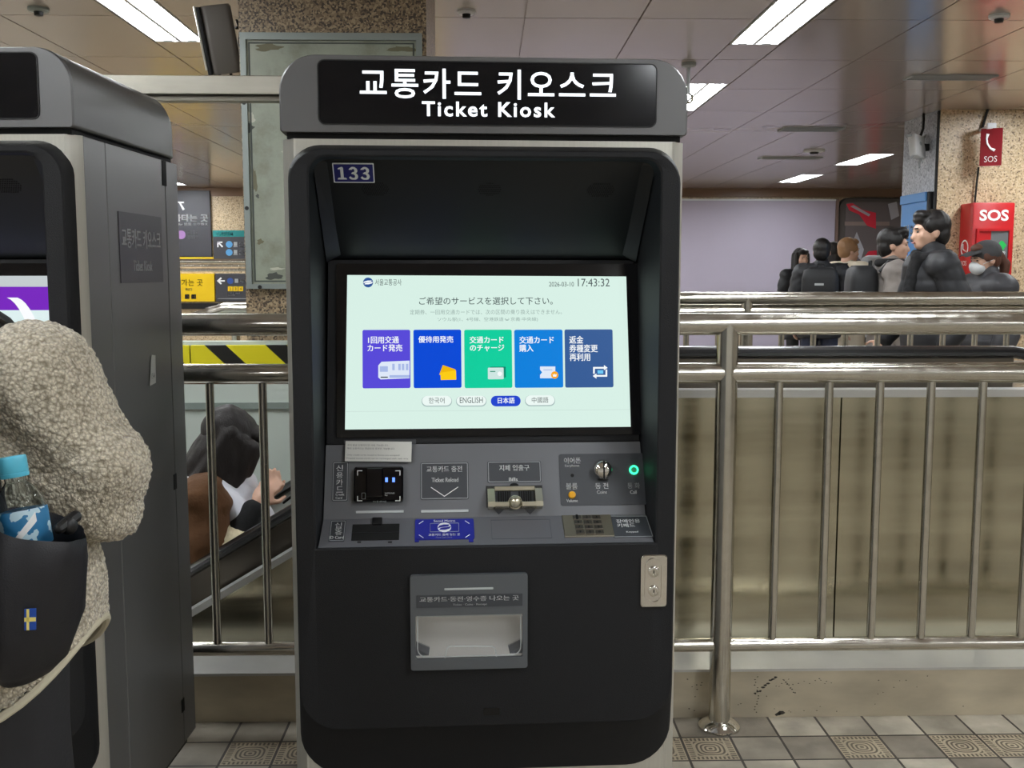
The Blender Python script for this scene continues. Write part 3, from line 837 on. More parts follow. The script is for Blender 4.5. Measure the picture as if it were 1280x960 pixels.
MB().prism([au(*p) for p in [(1056, 277), (1112, 277), (1112, 282), (1056, 282)]][::-1], .0125, .0135, Fm).build('band', mat('ad_band', (150, 134, 128), .5), t, False)

# ---- things on the right pillar
# blue board on its side face
ya, yb = QY + .06, QY + .62
zt = W(1168, 239, QY).z
t = thing('guide_board', 'light blue guide board with white writing on the pillar side', 'sign', (QX0 - .013, (ya + yb) / 2, zt - 1.15))
MB().box(-.05, 0, -(yb - ya) / 2, (yb - ya) / 2, 0, 1.15, .006).build('board', M['lightblue'], t, False)
MB().box(-.066, -.05, -(yb - ya) / 2 + .0, (yb - ya) / 2, 1.07, 1.15, .004).build('top_band', M['lightblue'], t, False)
MB().box(-.05, 0, -(yb - ya) / 2 - .02, -(yb - ya) / 2, .0, 1.15, 0).build('edge', M['dark'], t, False)
Fs = frame((-.05, 0, 0), (0, 0, 1), (0, -1, 0))
lettering('길안내', Fs, -.2, .72, .2, .88, M['white'], t, .01, .002); lettering('Tourist Info', Fs, -.2, .56, .16, .62, M['white'], t, 0, .002)
# wifi router
c = W(1147, 180, QY - .05)
t = thing('wifi_router', 'white wireless router with stub antennas high on the pillar corner', 'router', (QX0 - .012, QY + .2, c.z))
Rr = Matrix.Rotation(math.radians(-14), 4, 'X') @ Matrix.Rotation(math.radians(38), 4, 'Z')
ROFF = Matrix.Translation((-.12, -.05, 0)) @ Rr
MB().box(-.085, .085, -.035, .035, -.1, .1, .012, 3, ROFF).build('case', M['whiteplastic'], t)
for (sx, sz, ex, ez) in ((-.07, .09, -.2, .05), (-.06, -.09, -.19, -.16), (.06, -.09, -.02, -.2), (.08, .05, .17, .17)):
    MB().tube([ROFF @ Vector((sx, .0, sz)), ROFF @ Vector(((sx + ex) / 2, -.0, (sz + ez) / 2)), ROFF @ Vector((ex, -.02, ez))], [.011, .011, .009], 8).build('antenna', M['grey'], t)
MB().box(-.06, .0, -.03, .03, -.03, .03, .003).build('bracket', M['dark'], t)
MB().prism(circ(0, 0, .018, 14), .0355, .0365, ROFF @ frame((0, 0, .02), (0, 0, 1))).build('badge', M['grey'], t, False)
ctop = HC - c.z
MB().tube([(-.08, -.02, .1), (-.06, -.02, .16), (-.05, 0, .24), (-.045, .02, ctop - .001)], .012, 8).build('cable', M['cable'], t)
# red SOS flag sign
c = W(1239, 184, QY - .2)
t = thing('telephone_flag_sign', 'dark red emergency telephone flag sign projecting from the pillar', 'sign', (c.x, QY, c.z))
# plate stands out from the pillar towards the viewer, slightly turned
ang = math.radians(28)
Fp = frame((0, -.2, 0), (0, 0, 1), (math.cos(ang), -math.sin(ang), 0))
MB().prism(rr(-.085, -.155, .085, .155, .006, 3), -.018, .018, Fp).build('plate', M['darkred'], t, False)
lettering('SOS', Fp, -.05, -.125, .05, -.075, M['white'], t, .0, .019)
hs = [(-.03 + .035 * (1 - math.cos(k)), .115 - .15 * (k / PI)) for k in [PI * i / 10 for i in range(11)]]
MB().tube([Fp @ Vector((-.028 + .0, .11, .02)), Fp @ Vector((-.036, .07, .02)), Fp @ Vector((-.03, .03, .02)), Fp @ Vector((-.005, -.01, .02)), Fp @ Vector((.03, -.03, .02))], [.014, .008, .008, .008, .014], 8, True, .4).build('handset_symbol', M['white'], t)
MB().box(-.02, .02, -.2, -.001, .155, .18, .003).build('arm', M['whiteplastic'], t)
MB().box(-.05, .03, -.22, -.19, .15, .2, .008).build('clip', M['whiteplastic'], t)
MB().tube([(0, -.02, .18), (.03, -.02, .3), (.06, -.03, .42), (.05, -.02, HC - c.z - .001)], .012, 8).build('cable', M['cable'], t)
zbox = W(1240, 253, QY - .25).z
MB().tube([(-.02, -.03, -.15), (-.03, -.03, -.3), (-.04, -.03, zbox - c.z + .002)], .009, 8).build('lower_cable', M['cable'], t)
# emergency call box
xa, xb = W(1215, 300, QY - .25).x, W(1267, 300, QY - .25).x
BH = 1.22
t = thing('emergency_call_box', 'tall red emergency call box with white lettering on the tan pillar', 'call box', ((xa + xb) / 2, QY, zbox - BH))
w2 = (xb - xa) / 2
MB().box(-w2, w2, -.25, 0, 0, BH, .012).build('cabinet', M['red'], t)
Fb = FRONT(0, -.25, 0)
lettering('SOS', Fb, -.125, BH - .155, .125, BH - .06, M['white'], t, .03, .003, 'lettering', True, 1.0, True)
MB().ring([(-w2 + .03, .04), (w2 - .03, .04), (w2 - .03, BH - .22), (-w2 + .03, BH - .22)], [(-w2 + .05, .06), (w2 - .05, .06), (w2 - .05, BH - .24), (-w2 + .05, BH - .24)], .0, .022, Fb).build('door_frame', M['red'], t, False)
MB().prism([(-w2 + .05, .06), (-.02, .06), (-.02, BH - .24), (-w2 + .05, BH - .24)], 0, .006, Fb).build('red_panel', M['red'], t, False)
MB().prism([(-.02, .06), (w2 - .05, .06), (w2 - .05, BH - .24), (-.02, BH - .24)], 0, .008, Fb).build('control_panel', mat('box_grey', (108, 110, 112), .4), t, False)
def diamond(cx, cy, r, mt, nm): MB().prism([(cx - r, cy), (cx - r * .3, cy - r * .7), (cx + r * .3, cy - r), (cx + r, cy), (cx + r * .3, cy + r * .8), (cx - r * .2, cy + r)], .008, .012, Fb).build(nm, mt, t, False)
diamond(-.1, BH - .36, .035, M['white'], 'symbol'); diamond(.075, BH - .36, .04, mat('box_green', (40, 190, 90), .4), 'green_symbol')
lettering('비상', Fb, -.14, BH - .45, -.06, BH - .42, M['white'], t, 0, .009); lettering('통화', Fb, .04, BH - .435, .11, BH - .41, M['white'], t, 0, .009)
MB().ring(circ(.07, BH - .62, .075, 24), circ(.07, BH - .62, .055, 24), .008, .016, Fb).build('dial_ring', M['white'], t, False)
lettering('비상전화', Fb, -.15, BH - .72, -.05, BH - .6, M['white'], t, 0, .009)
Fl = frame((-w2, -.12, 0), (0, 0, 1), (0, -1, 0))
MB().ring(circ(0, BH - .38, .07, 20), circ(0, BH - .38, .058, 20), .0005, .003, Fl).build('phone_symbol', M['white'], t, False)
MB().tube([Fl @ Vector((-.025, BH - .345, .003)), Fl @ Vector((-.02, BH - .39, .003)), Fl @ Vector((.03, BH - .41, .003))], .01, 6, True, .3).build('phone_symbol', M['white'], t)
lettering('SOS', Fl, -.05, BH - .53, .05, BH - .49, M['white'], t, 0, .002)

# ================================================================ ticket kiosks
KO = W(608, 340, 2.25); KO.z = 0
KROT = math.radians(2.65)
KM = Matrix.Translation(KO) @ Matrix.Rotation(KROT, 4, 'Z')
KI = KM.inverted()
def KR(px, py):
    return KI @ CAM, KI.to_3x3() @ ray(px, py)
def K(px, py, w):                      # photo pixel met with the plane y = w of the machine
    o, d = KR(px, py); return o + d * ((w - o.y) / d.y)
def KP(F, px, py):                     # photo pixel met with any plane of the machine, in that plane's own 2D
    o, d = KR(px, py); n = F.to_3x3().col[2]; p0 = F.translation
    p = o + d * ((p0 - o).dot(n) / d.dot(n)); q = F.inverted() @ p; return q.x, q.y

kiosk = thing('ticket_kiosk', 'black fronted ticket kiosk number 133 with lit header and Japanese menu on screen', 'ticket machine', KO, KROT)
HB = K(608, 168, 0).z                 # header underside
HT = K(608, 71, -.01).z
HW = .43
DEP = .60
# ---- cabinet shell: sides, back, base, front frame, corner posts
def side_panel(sx):
    m = MB(); x = sx * HW
    x0, x1 = min(x, x - sx * .012), max(x, x - sx * .012)
    z0, z1 = .11, HB - .012
    for ya, yb in ((.028, .138), (.1415, .505), (.5085, DEP)):
        m.box(x0, x1, ya, yb, z0, z1, .0015, 1)
    return m
shell = MB()
shell.box(-HW + .012, HW - .012, .30, DEP - .002, .105, HB - .014)
shell.box(-HW + .013, HW - .013, .028, .3, .105, .25)
shell.build('inner_body', M['dark'], kiosk, False)
for sx in (-1, 1):
    sp_ = side_panel(sx).build('side_panel', M['side'], kiosk, True, 20)
    x = sx * HW
    # black slot latches let into the panel
    for ya, yb, za, zb in ((.487, .515, HB - .075, HB - .013), (.492, .512, .80, .84), (.492, .512, .20, .235)):
        m = MB(); m.box(x - .003 if sx > 0 else x - .0015, x + .0015 if sx > 0 else x + .003, ya, yb, za, zb); m.build('latch', M['void'], sp_, False)
    # printed side label
    Fs = frame((x + sx * .0012, 0, 0), (0, 0, 1), (0, sx, 0))
    m = MB(); la, lb = (.195, .465) if sx > 0 else (-.465, -.195)
    m.prism([(la, HB - .315), (lb, HB - .315), (lb, HB - .155), (la, HB - .155)], -.001, .0006, Fs); m.build('name_plate', mat('side_plate', (70, 67, 76), .4), sp_, False)
    lettering('교통카드 키오스크', Fs, la + .012, HB - .243, lb - .012, HB - .183, M['white'], sp_, .016, .0012); lettering('Ticket Kiosk', Fs, la + .075, HB - .293, lb - .075, HB - .258, M['white'], sp_, .012, .0012)
    # polished corner post
    m = MB(); m.loops([[Vector((sx * a, b, z)) for a, b in ((HW - .030, .0), (HW - .026, -.001), (HW - .003, .022), (HW, .028), (HW - .012, .03), (HW - .03, .012))] for z in (.105, HB - .012)])
    m.build('corner_post', M['silver'], kiosk, True, 30)
# silver front frame
TOPB = K(608, 183, 0).z; BOTB = K(608, 961, 0).z
OX = .4165
outer = [(-HW + .026, .105), (HW - .026, .105), (HW - .026, HB - .012), (-HW + .026, HB - .012)]
def rr4(x0, y0, x1, y1, n): # a plain rectangle with the point count of rr()
    return rr(x0, y0, x1, y1, .0005, n)
MB().ring(rr4(-HW + .026, .105, HW - .026, HB - .012, 8), rr(-OX + .012, BOTB + .012, OX - .012, TOPB - .012, .055, 8, .09), -.001, .012, frame((0, .012, 0), (0, 0, 1))).build('front_frame', M['silver'], kiosk, True, 30)
MB().box(-HW + .015, HW - .015, .01, DEP - .03, .085, .105).build('base', M['dark'], kiosk, False)
for sx in (-1, 1):
    for y in (.08, DEP - .08):
        MB().lathe([(.035, 0), (.035, .012), (.014, .02), (.014, .086), (0, .086)], 16, Matrix.Translation((sx * .36, y, 0))).build('foot', M['dark'], kiosk)
# ---- header
def hdr_pts(w, z0, z1, r): return rr(-w, z0, w, z1, r, 8, .006)
m = MB()
y0, y1 = -.012, DEP + .005
m.loops([[Vector((p[0] * .992, y0, HB + (p[1] - HB) * .985 + .0008)) for p in hdr_pts(HW, HB, HT, .075)],
         [Vector((p[0], y0 + .004, p[1])) for p in hdr_pts(HW, HB, HT, .075)],
         [Vector((p[0], y1 - .05, p[1])) for p in hdr_pts(HW, HB, HT, .075)],
         [Vector((p[0] * .985, y1 - .015, HB + (p[1] - HB) * .93)) for p in hdr_pts(HW, HB, HT, .075)],
         [Vector((p[0] * .96, y1, HB + (p[1] - HB) * .82)) for p in hdr_pts(HW, HB, HT, .075)]])
head = m.build('header', M['head'], kiosk, True, 28)
MB().box(-HW + .012, HW - .012, .004, DEP - .01, HB - .0125, HB + .001).build('header_gap', M['void'], kiosk, False)
FH0 = FRONT(0, y0, 0)
def kbox(F, box, r, t0, t1, name, mt, parent, bev=0, smooth=True):
    a = KP(F, box[0], box[3]); b = KP(F, box[2], box[1])
    return MB().prism(rr(a[0], a[1], b[0], b[1], r, 5), t0, t1, F, bev).build(name, mt, parent, smooth)
def kmid(F, box): 
    # a box whose corners come from the mid heights/widths, so that a slightly slanting outline stays centred
    return box
def ktext(s, F, box, mt, parent, bold=0, z=.001, name='lettering', spacing=1.0, solid=False):
    a = KP(F, box[0], box[3]); b = KP(F, box[2], box[1])
    return lettering(s, F, a[0], a[1], b[0], b[1], mt, parent, bold, z, name, True, spacing, solid)
def kring(F, box, r, w, t1, name, mt, parent, t0=0):
    a = KP(F, box[0], box[3]); b = KP(F, box[2], box[1])
    return MB().ring(rr(a[0], a[1], b[0], b[1], r, 5), rr(a[0] + w, a[1] + w, b[0] - w, b[1] - w, max(r - w, .0003), 5), t0, t1, F).build(name, mt, parent, False)
def kpoly(F, pts, t0, t1, name, mt, parent):
    q = [KP(F, *p) for p in pts]
    ar = sum(q[i][0] * q[(i + 1) % len(q)][1] - q[(i + 1) % len(q)][0] * q[i][1] for i in range(len(q)))
    if ar < 0: q = q[::-1]
    return MB().prism(q, t0, t1, F).build(name, mt, parent, False)
def kline(F, pts, w, z, name, mt, parent):
    m = MB()
    P = [KP(F, *p) for p in pts]
    for (ax, ay), (bx_, by) in zip(P, P[1:]):
        d = Vector((bx_ - ax, by - ay)); L = d.length; d /= L; n = Vector((-d.y, d.x)) * w / 2
        e = d * w * .4
        m.prism([(ax - e.x - n.x, ay - e.y - n.y), (bx_ + e.x - n.x, by + e.y - n.y), (bx_ + e.x + n.x, by + e.y + n.y), (ax - e.x + n.x, ay - e.y + n.y)], 0, z, F)
    return m.build(name, mt, parent, False)
kbox(FH0, (399.5, 81.5, 820, 154), .012, -.004, .0015, 'sign_window', M['signblk'], head, 0, False)
kring(FH0, (398, 80, 821.5, 155.5), .014, .0022, .0022, 'window_rim', M['dark'], head)
ktext('교통카드 키오스크', FH0, (450, 89, 770, 122.5), M['led_white'], head, .012, .0025, 'lettering', 1.14, True)
ktext('Ticket Kiosk', FH0, (527.5, 128.6, 694, 145.5), M['led_white'], head, .022, .0025, 'lettering', 1.2, True)

# ---- black front moulding: bezel, lower door with chamfered foot, recess
YF = -.035
ZT1, ZB1 = K(608, 189, YF).z, K(608, 906, YF).z
E_y, E_z = -.028, K(608, 681, -.028).z
OT = K(608, 197, YF).z
n = 8
LP = lambda x0, z0, x1, z1, r, rb, y: [Vector((p[0], y, p[1])) for p in rr(x0, z0, x1, z1, r, n, rb)]
L = [LP(-OX + .03, BOTB + .03, OX - .03, TOPB - .03, .05, .09, .024),
     LP(-OX, BOTB, OX, TOPB, .068, .1, .02), LP(-OX, BOTB, OX, TOPB, .068, .1, -.002),
     LP(-OX + .004, ZB1 - .004, OX - .004, ZT1 + .002, .066, .085, YF + .003), LP(-OX + .0075, ZB1, OX - .0075, ZT1, .064, .083, YF)]
HX = .3705
L += [LP(-HX - .004, E_z - .004, HX + .004, OT + .004, .038, .002, YF), LP(-HX, E_z - .001, HX, OT, .036, .002, YF + .003),
      LP(-HX + .004, E_z - .0, HX - .004, OT - .004, .036, .002, .03), LP(-HX + .009, E_z, HX - .009, OT - .01, .04, .002, .24)]
m = MB(); m.loops(L, cyc=True)
bez_me = m.mesh('front_bezel')
tmp = bpy.data.objects.new('b', bez_me); COL.objects.link(tmp)
FD = FRONT(0, YF, 0)                  # plane of the lower door
DB = (520, 765, 653, 822)             # dispenser mouth
a_, b_ = KP(FD, DB[0], DB[3]), KP(FD, DB[2], DB[1])
cm = MB(); cm.box(a_[0] - .006, b_[0] + .006, YF - .05, .2, a_[1] - .006, b_[1] + .006)
cut = bpy.data.objects.new('c', cm.mesh('c')); COL.objects.link(cut)
bo = tmp.modifiers.new('b', 'BOOLEAN'); bo.operation = 'DIFFERENCE'; bo.object = cut; bo.solver = 'EXACT'
bpy.context.view_layer.update()
bm2 = bpy.data.meshes.new_from_object(tmp.evaluated_get(bpy.context.evaluated_depsgraph_get()))
bpy.data.objects.remove(tmp); bpy.data.objects.remove(cut)
bezel = link_mesh('front_bezel', bm2, M['black'], kiosk, True, 32)
bezel.data.materials.clear(); bezel.data.materials.append(M['black'])

# ---- inner faces of the recess (profile in y,z)
A = Vector((0, .0, K(608, 199, .0).z)); B = Vector((0, .19, K(608, 323, .19).z))
C = Vector((0, .118, K(608, 553, .118).z)); D = Vector((0, .048, K(608, 646, .048).z)); E = Vector((0, E_y, E_z))
IX = .360
def slab(P, Q, wp, wq, th, name, mt):
    up = (P - Q); F = frame((P + Q) / 2, up); h = up.length / 2
    MB().loops([[F @ Vector(v) for v in ((-wq, -h, z), (wq, -h, z), (wp, h, z), (-wp, h, z))] for z in (-th, 0)]).build(name, mt, kiosk, False)
    return F
o_hood = slab(A, B, IX, IX - .004, .008, 'hood_panel', M['hood']); FHD = o_hood
hood = kiosk.children[-1]
hood = [c for c in kiosk.children if c.name == 'hood_panel'][0]
FSC = slab(B + Vector((0, -.002, -.004)), C, IX - .004, IX, .02, 'screen_surround', M['black'])
sur = [c for c in kiosk.children if c.name == 'screen_surround'][0]
FCN = slab(C + Vector((0, -.001, -.002)), D, .3615, .3625, .02, 'console', M['console'])
con = [c for c in kiosk.children if c.name == 'console'][0]
FTR = slab(D, E, .3625, .3665, .02, 'lower_console', M['tray'])
tra = [c for c in kiosk.children if c.name == 'lower_console'][0]
# flared inner cheeks beside the hood
for sx in (-1, 1):
    m = MB()
    m.loops([[Vector((sx * (HX - .006), .002, OT - .012)), Vector((sx * (IX - .032), .01, A.z - .008)), Vector((sx * (IX - .01), .0, A.z))],
             [Vector((sx * (IX - .001), .185, B.z - .01)), Vector((sx * (IX - .04), .182, B.z + .012)), Vector((sx * (IX - .004), .2, B.z + .02))]])
    m.build('hood_cheek', M['hood'], kiosk, False)
# sticker, speaker grilles
st = kbox(FHD, (417.5, 203.5, 467, 227.5), .002, .0005, .002, 'number_sticker', M['white'], kiosk, 0, False)
kbox(FHD, (418.8, 204.8, 465.7, 226.3), .0015, .002, .0025, 'sticker_face', M['navy'], st, 0, False)
ktext('\uff11\uff13\uff13', FHD, (422.5, 207.5, 461.5, 223.5), M['white'], st, .034, .003, 'lettering', .66)
def grille(cx, cy, rx, ry, hexa=True):
    m = MB(); c = KP(FHD, cx, cy); e = KP(FHD, cx + rx, cy); w = abs(e[0] - c[0]); h = w * ry / rx * 1.1
    nn = 7 if hexa else 5
    for j in range(-3, 4):
        for i in range(-7, 8):
            x = (i + (.5 if j % 2 else 0)) * w / 6.6; y = j * h / 3.2
            ok = abs(x) < w * (1 - .35 * abs(y) / h) if hexa else (x / w) ** 2 + (y / h) ** 2 < 1
            if ok: m.prism(circ(c[0] + x, c[1] + y, w * .052, 6), .0002, .001, FHD)
    return m.build('speaker_holes', M['void'], hood, False)
grille(469, 236, 18, 9); grille(612, 236.5, 15, 9, False); grille(751, 237.5, 18, 9)

# ---- touch screen
scr = kbox(FSC, (421, 330, 801, 547), .004, .0005, .004, 'touch_screen', M['gloss'], kiosk, 0, False)
kpoly(FSC, [(434.3, 344.2), (782.3, 346), (788, 533.5), (431.5, 537)], .004, .0046, 'display', emit('screen_mint', (216, 240, 230), 1.0), scr)
Z1, Z2, Z3 = .0052, .0058, .0064
ink = emit('screen_ink', (70, 82, 84), 1); inkl = emit('screen_ink_pale', (148, 170, 164), 1); scw = emit('screen_white', (246, 250, 252), 1)
logob = emit('screen_logo_blue', (44, 84, 150), 1)
def sdisc(F, px, py, r, z, mt, par, nm, t0=.004):
    c = KP(F, px, py); e = KP(F, px + r, py); return MB().prism(circ(c[0], c[1], abs(e[0] - c[0]), 24), t0, z, F).build(nm, mt, par, False)
def metro_mark(F, px, py, r, mtd, mtw, par, z, t0):
    """round transport mark: a disc crossed by a two-ended swoosh"""
    sdisc(F, px, py, r, z, mtd, par, 'logo', t0)
    for k in (1, -1):
        kpoly(F, [(px - k * r * 1.0, py + k * r * .15), (px - k * r * .75, py - k * r * .2), (px - k * r * .1, py - k * r * .38), (px + k * r * .75, py - k * r * .38), (px + k * r * .55, py - k * r * .12), (px + k * r * .1, py - k * r * .05), (px - k * r * .5, py + k * r * .02)], z, z + .0005, 'logo_swoosh', mtw, par)
metro_mark(FSC, 460.3, 353.5, 6.2, logob, scw, scr, Z1, .004)
ktext('서울교통공사', FSC, (469, 349.3, 502, 357.2), ink, scr, 0, Z1)
ktext('2026-03-10', FSC, (686, 352.8, 717, 358.6), ink, scr, 0, Z1)
ktext('17:43:32', FSC, (722, 348.7, 761.5, 358.5), ink, scr, 0, Z1)
ktext('ご希望のサービスを選択して下さい。', FSC, (524, 371.5, 690.5, 381.5), ink, scr, .004, Z1)
ktext('定期券、一回用交通カードでは、次の区間の乗り換えはできません。', FSC, (512.5, 387, 702, 393.7), inkl, scr, 0, Z1)
ktext('ソウル駅(1、4号線、空港鉄道↔京義·中央線)', FSC, (547, 396.7, 672, 402.8), inkl, scr, 0, Z1)
tiles = [((453.5, 412.5, 512.8, 485.7), (88, 74, 216), '1回用交通\nカード発売', (459.5, 420.5, 503, 439.8)),
         ((517.2, 412.3, 576.3, 485.4), (10, 74, 214), '優待用発売', (523, 420.2, 566.5, 428.8)),
         ((580.8, 412.3, 639.5, 485.4), (16, 206, 158), '交通カード\nのチャージ', (587, 420.5, 630, 439.5)),
         ((643.4, 412.3, 702.8, 485), (12, 128, 220), '交通カード\n購入', (649, 420.5, 692, 440)),
         ((706.3, 412, 765.2, 484.7), (54, 92, 150), '返金\n券種変更\n再利用', (711.5, 420, 746.5, 451.5))]
for bx4, c, s, tb in tiles:
    kbox(FSC, bx4, .004, .004, Z1, 'menu_tile', emit('tile_%d_%d' % (c[0], c[2]), c, 1), scr, 0, False)
    ktext(s, FSC, tb, scw, scr, .012, Z2)
pale = emit('icon_pale', (222, 232, 248), 1); pale2 = emit('icon_shade', (168, 186, 230), 1); gold = emit('icon_gold', (252, 204, 20), 1); orange = emit('icon_orange', (250, 168, 30), 1)
dteal = emit('icon_teal', (10, 140, 112), 1)
kpoly(FSC, [(473, 457), (477, 452.5), (488, 452), (512, 451), (512, 473), (476, 474.5), (473, 472)], .004, Z2, 'train_icon', pale, scr)
for x in (490.5, 498, 502.5, 507.5): kbox(FSC, (x, 455, x + 3, 463), .0005, .004, Z3, 'train_icon', pale2, scr, 0, False)
kbox(FSC, (475, 458, 485, 465), .001, .004, Z3, 'train_icon', pale2, scr, 0, False); kbox(FSC, (487, 469, 512, 472.5), .0005, .004, Z3, 'train_icon', pale2, scr, 0, False)
kbox(FSC, (476, 471, 485, 472.5), .0003, .004, Z3, 'train_icon', ink, scr, 0, False)
kpoly(FSC, [(549, 468.5), (553.5, 456.5), (569.5, 462), (566, 474)], .004, Z2, 'card_icon', emit('icon_amber', (240, 182, 10), 1), scr)
kpoly(FSC, [(550.5, 466), (570, 463.2), (570.3, 474.8), (551, 475.2)], .004, Z3, 'card_icon', gold, scr)
kbox(FSC, (612.5, 458.5, 632, 472.3), .002, .004, Z2, 'card_icon', dteal, scr, 0, False); kbox(FSC, (609.8, 459.7, 629.3, 474.3), .002, .004, Z3, 'card_icon', emit('icon_card', (206, 230, 226), 1), scr, 0, False)
kbox(FSC, (612.5, 464, 619, 465.2), .0001, .004, Z3 + .0005, 'card_icon', dteal, scr, 0, False); sdisc(FSC, 624.5, 467.5, 2.8, Z3 + .0005, scw, scr, 'card_icon')
kpoly(FSC, [(674.8, 458.3), (693.8, 458.3), (693.8, 473), (674.8, 473), (674.8, 469), (677.3, 465.6), (674.8, 462.3)], .004, Z2, 'ticket_icon', pale, scr)
kbox(FSC, (679, 462, 690, 463.2), .0001, .004, Z3, 'ticket_icon', pale2, scr, 0, False); sdisc(FSC, 693, 469, 4.6, Z3, orange, scr, 'coin_icon')
kpoly(FSC, [(690.6, 467.6), (692, 469), (693, 467.2), (694, 469), (695.4, 467.6), (695, 471), (691, 471)], .004, Z3 + .0005, 'coin_icon', scw, scr)
kline(FSC, [(742, 466.5), (742, 460), (757, 460)], .004, Z2, 'loop_icon', scw, scr); kline(FSC, [(757.5, 463), (757.5, 470), (743, 470)], .004, Z2, 'loop_icon', scw, scr)
kpoly(FSC, [(754.5, 456.5), (759, 460), (754.5, 463)], .004, Z3, 'loop_icon', scw, scr); kpoly(FSC, [(745, 467), (740.5, 470.2), (745, 473.5)], .004, Z3, 'loop_icon', scw, scr)
kbox(FSC, (746.5, 463, 753.5, 467.3), .0005, .004, Z3, 'loop_icon', emit('icon_sky', (110, 200, 246), 1), scr, 0, False)
shade = emit('button_edge', (168, 190, 188), 1); btn = emit('button_face', (236, 248, 244), 1)
for i, (bx4, s, tb) in enumerate((((527, 494.2, 565, 508), '한국어', (536, 497, 555.5, 504.6)), ((570, 494.2, 608, 508), 'ENGLISH', (574.7, 496.6, 603.3, 504)), ((613.5, 494, 650.5, 507.6), '日本語', (622, 496.8, 643, 504.6)), ((656, 493.6, 693.5, 507.4), '中國語', (664.5, 496.4, 685, 503.8)))):
    sel = i == 2
    kbox(FSC, (bx4[0], bx4[1] + .6, bx4[2], bx4[3] + .6), .012, .004, Z1, 'language_button', shade if not sel else emit('button_blue', (36, 70, 206), 1), scr, 0, False)
    if not sel: kbox(FSC, (bx4[0] + .7, bx4[1] + .6, bx4[2] - .7, bx4[3] - .8), .0115, .004, Z2, 'button_face', btn, scr, 0, False)
    ktext(s, FSC, tb, scw if sel else ink, scr, .01 if sel else 0, Z3)
kline(FSC, [(433, 514.5), (787, 512)], .0008, Z1, 'screen_rule', emit('rule_pale', (196, 218, 210), 1), scr)

# ---- upper console
def bracket_label(F, box, name, lab_open=0):
    o = kbox(F, box, .004, -.001, .0012, name, M['label'], kiosk, 0, False)
    kring(F, (box[0] + 1, box[1] + 1, box[2] - 1, box[3] - 1), .003, .0014, .0018, 'outline', M['grey'], o, .0012)
    return o
lb = bracket_label(FCN, (414.5, 577, 436, 627), 'credit_card_label')
for i, ch in enumerate('신용카드'): ktext(ch, FCN, (420.3, 581.5 + i * 8.9, 429, 589.2 + i * 8.9), M['white'], lb, .01, .002)
ktext('Credit\nCard', FCN, (419.5, 616.8, 430.5, 624), M['white'], lb, .01, .002)
# card reader
rd = kbox(FCN, (442.5, 584.5, 504.5, 629), .006, -.002, .016, 'card_reader', M['gloss'], kiosk, .003)
kbox(FCN, (458.5, 588.5, 479.5, 624.5), .003, .0155, .03, 'card_slot', M['gloss'], rd, .002)
FR = FCN @ Matrix.Translation((0, 0, .016))
for (x, y, dx, dy) in ((447, 588.5, 5.5, 5.5), (500, 588.5, -5.5, 5.5), (447, 626, 5.5, -5.5), (500, 626, -5.5, -5.5)):
    kline(FR, [(x + dx, y), (x, y), (x, y + dy)], .0016, .0006, 'corner_mark', M['white'], rd)
for x in (483.2, 492): kbox(FR, (x - 1.6, 597, x + 1.6, 602.5), .0005, 0, .0008, 'led', M['led_blue'], rd, 0, False)
ktext('SAMSUNG\nPay', FR, (481, 615.5, 493, 620.5), M['grey'], rd, 0, .0006); ktext('IC카드 삽입', FR, (463, 587, 475, 589.5), M['grey'], rd, 0, .0006); ktext('카드를 대주세요', FR, (466, 626, 483, 628.3), M['grey'], rd, 0, .0006)
kring(FR, (452, 616, 457, 624), .001, .0006, .0006, 'card_symbol', M['grey'], rd); 
# reload pad
lb = bracket_label(FCN, (525.5, 577.5, 585.5, 625), 'reload_label')
ktext('교통카드 충전', FCN, (533, 582.5, 577.5, 590.5), M['white'], lb, .012, .002); ktext('Ticket Reload', FCN, (539.5, 597, 573, 603), M['white'], lb, .012, .002)
kline(FCN, [(539, 609.5), (555.5, 620.5), (572.5, 609)], .0016, .0018, 'arrow', M['white'], lb)
for bx4 in ((445, 638, 504.5, 641.8), (526.5, 637, 585.5, 641)): kbox(FCN, bx4, .001, -.001, .0025, 'light_bar', M['bar'], kiosk, 0, False)
# bill acceptor
lb = bracket_label(FCN, (609.5, 576, 676, 604), 'bills_label')
ktext('지폐 입출구', FCN, (624, 581, 661.5, 589), M['white'], lb, .012, .002); ktext('Bills', FCN, (636, 597, 647, 601.5), M['white'], lb, .012, .002)
a = KP(FCN, 609.5, 637); b = KP(FCN, 676.5, 608.5); cx = (a[0] + b[0]) / 2; w = (b[0] - a[0]) / 2; y0b, y1b = a[1], b[1]; hb = y1b - y0b
m = MB(); m.prism([(cx - w - .002, y0b + .004), (cx + w + .002, y0b + .004), (cx + w + .002, y1b + .003), (cx - w - .002, y1b + .003)], -.004, .003, FCN)
ba = m.build('bill_acceptor', M['dark'], kiosk, False)
m = MB()
for sx in (-1, 1):   # cheeks: deep at the bottom, running out at the top
    m.loops([[FCN @ Vector((cx + sx * (w - q), y, z)) for (y, z) in ((y0b, .0), (y0b, .034), (y0b + hb * .22, .036), (y1b - .006, .014), (y1b, 0))] for q in (.0, .016)])
m.box(cx - w + .016, cx + w - .016, y1b - .010, y1b, 0, .012, .001, 1, FCN)
m.box(cx - w + .012, cx - .014, y0b, y0b + .011, 0, .034, .0015, 1, FCN); m.box(cx + .014, cx + w - .012, y0b, y0b + .011, 0, .034, .0015, 1, FCN)
m.build('bill_mouth', M['brass'], ba, True, 30)
m = MB(); m.box(cx - w + .018, cx + w - .018, y0b + .012, y1b - .011, .0, .006, 0, 1, FCN); m.build('slot_rollers', M['label'], ba, False)
m = MB()
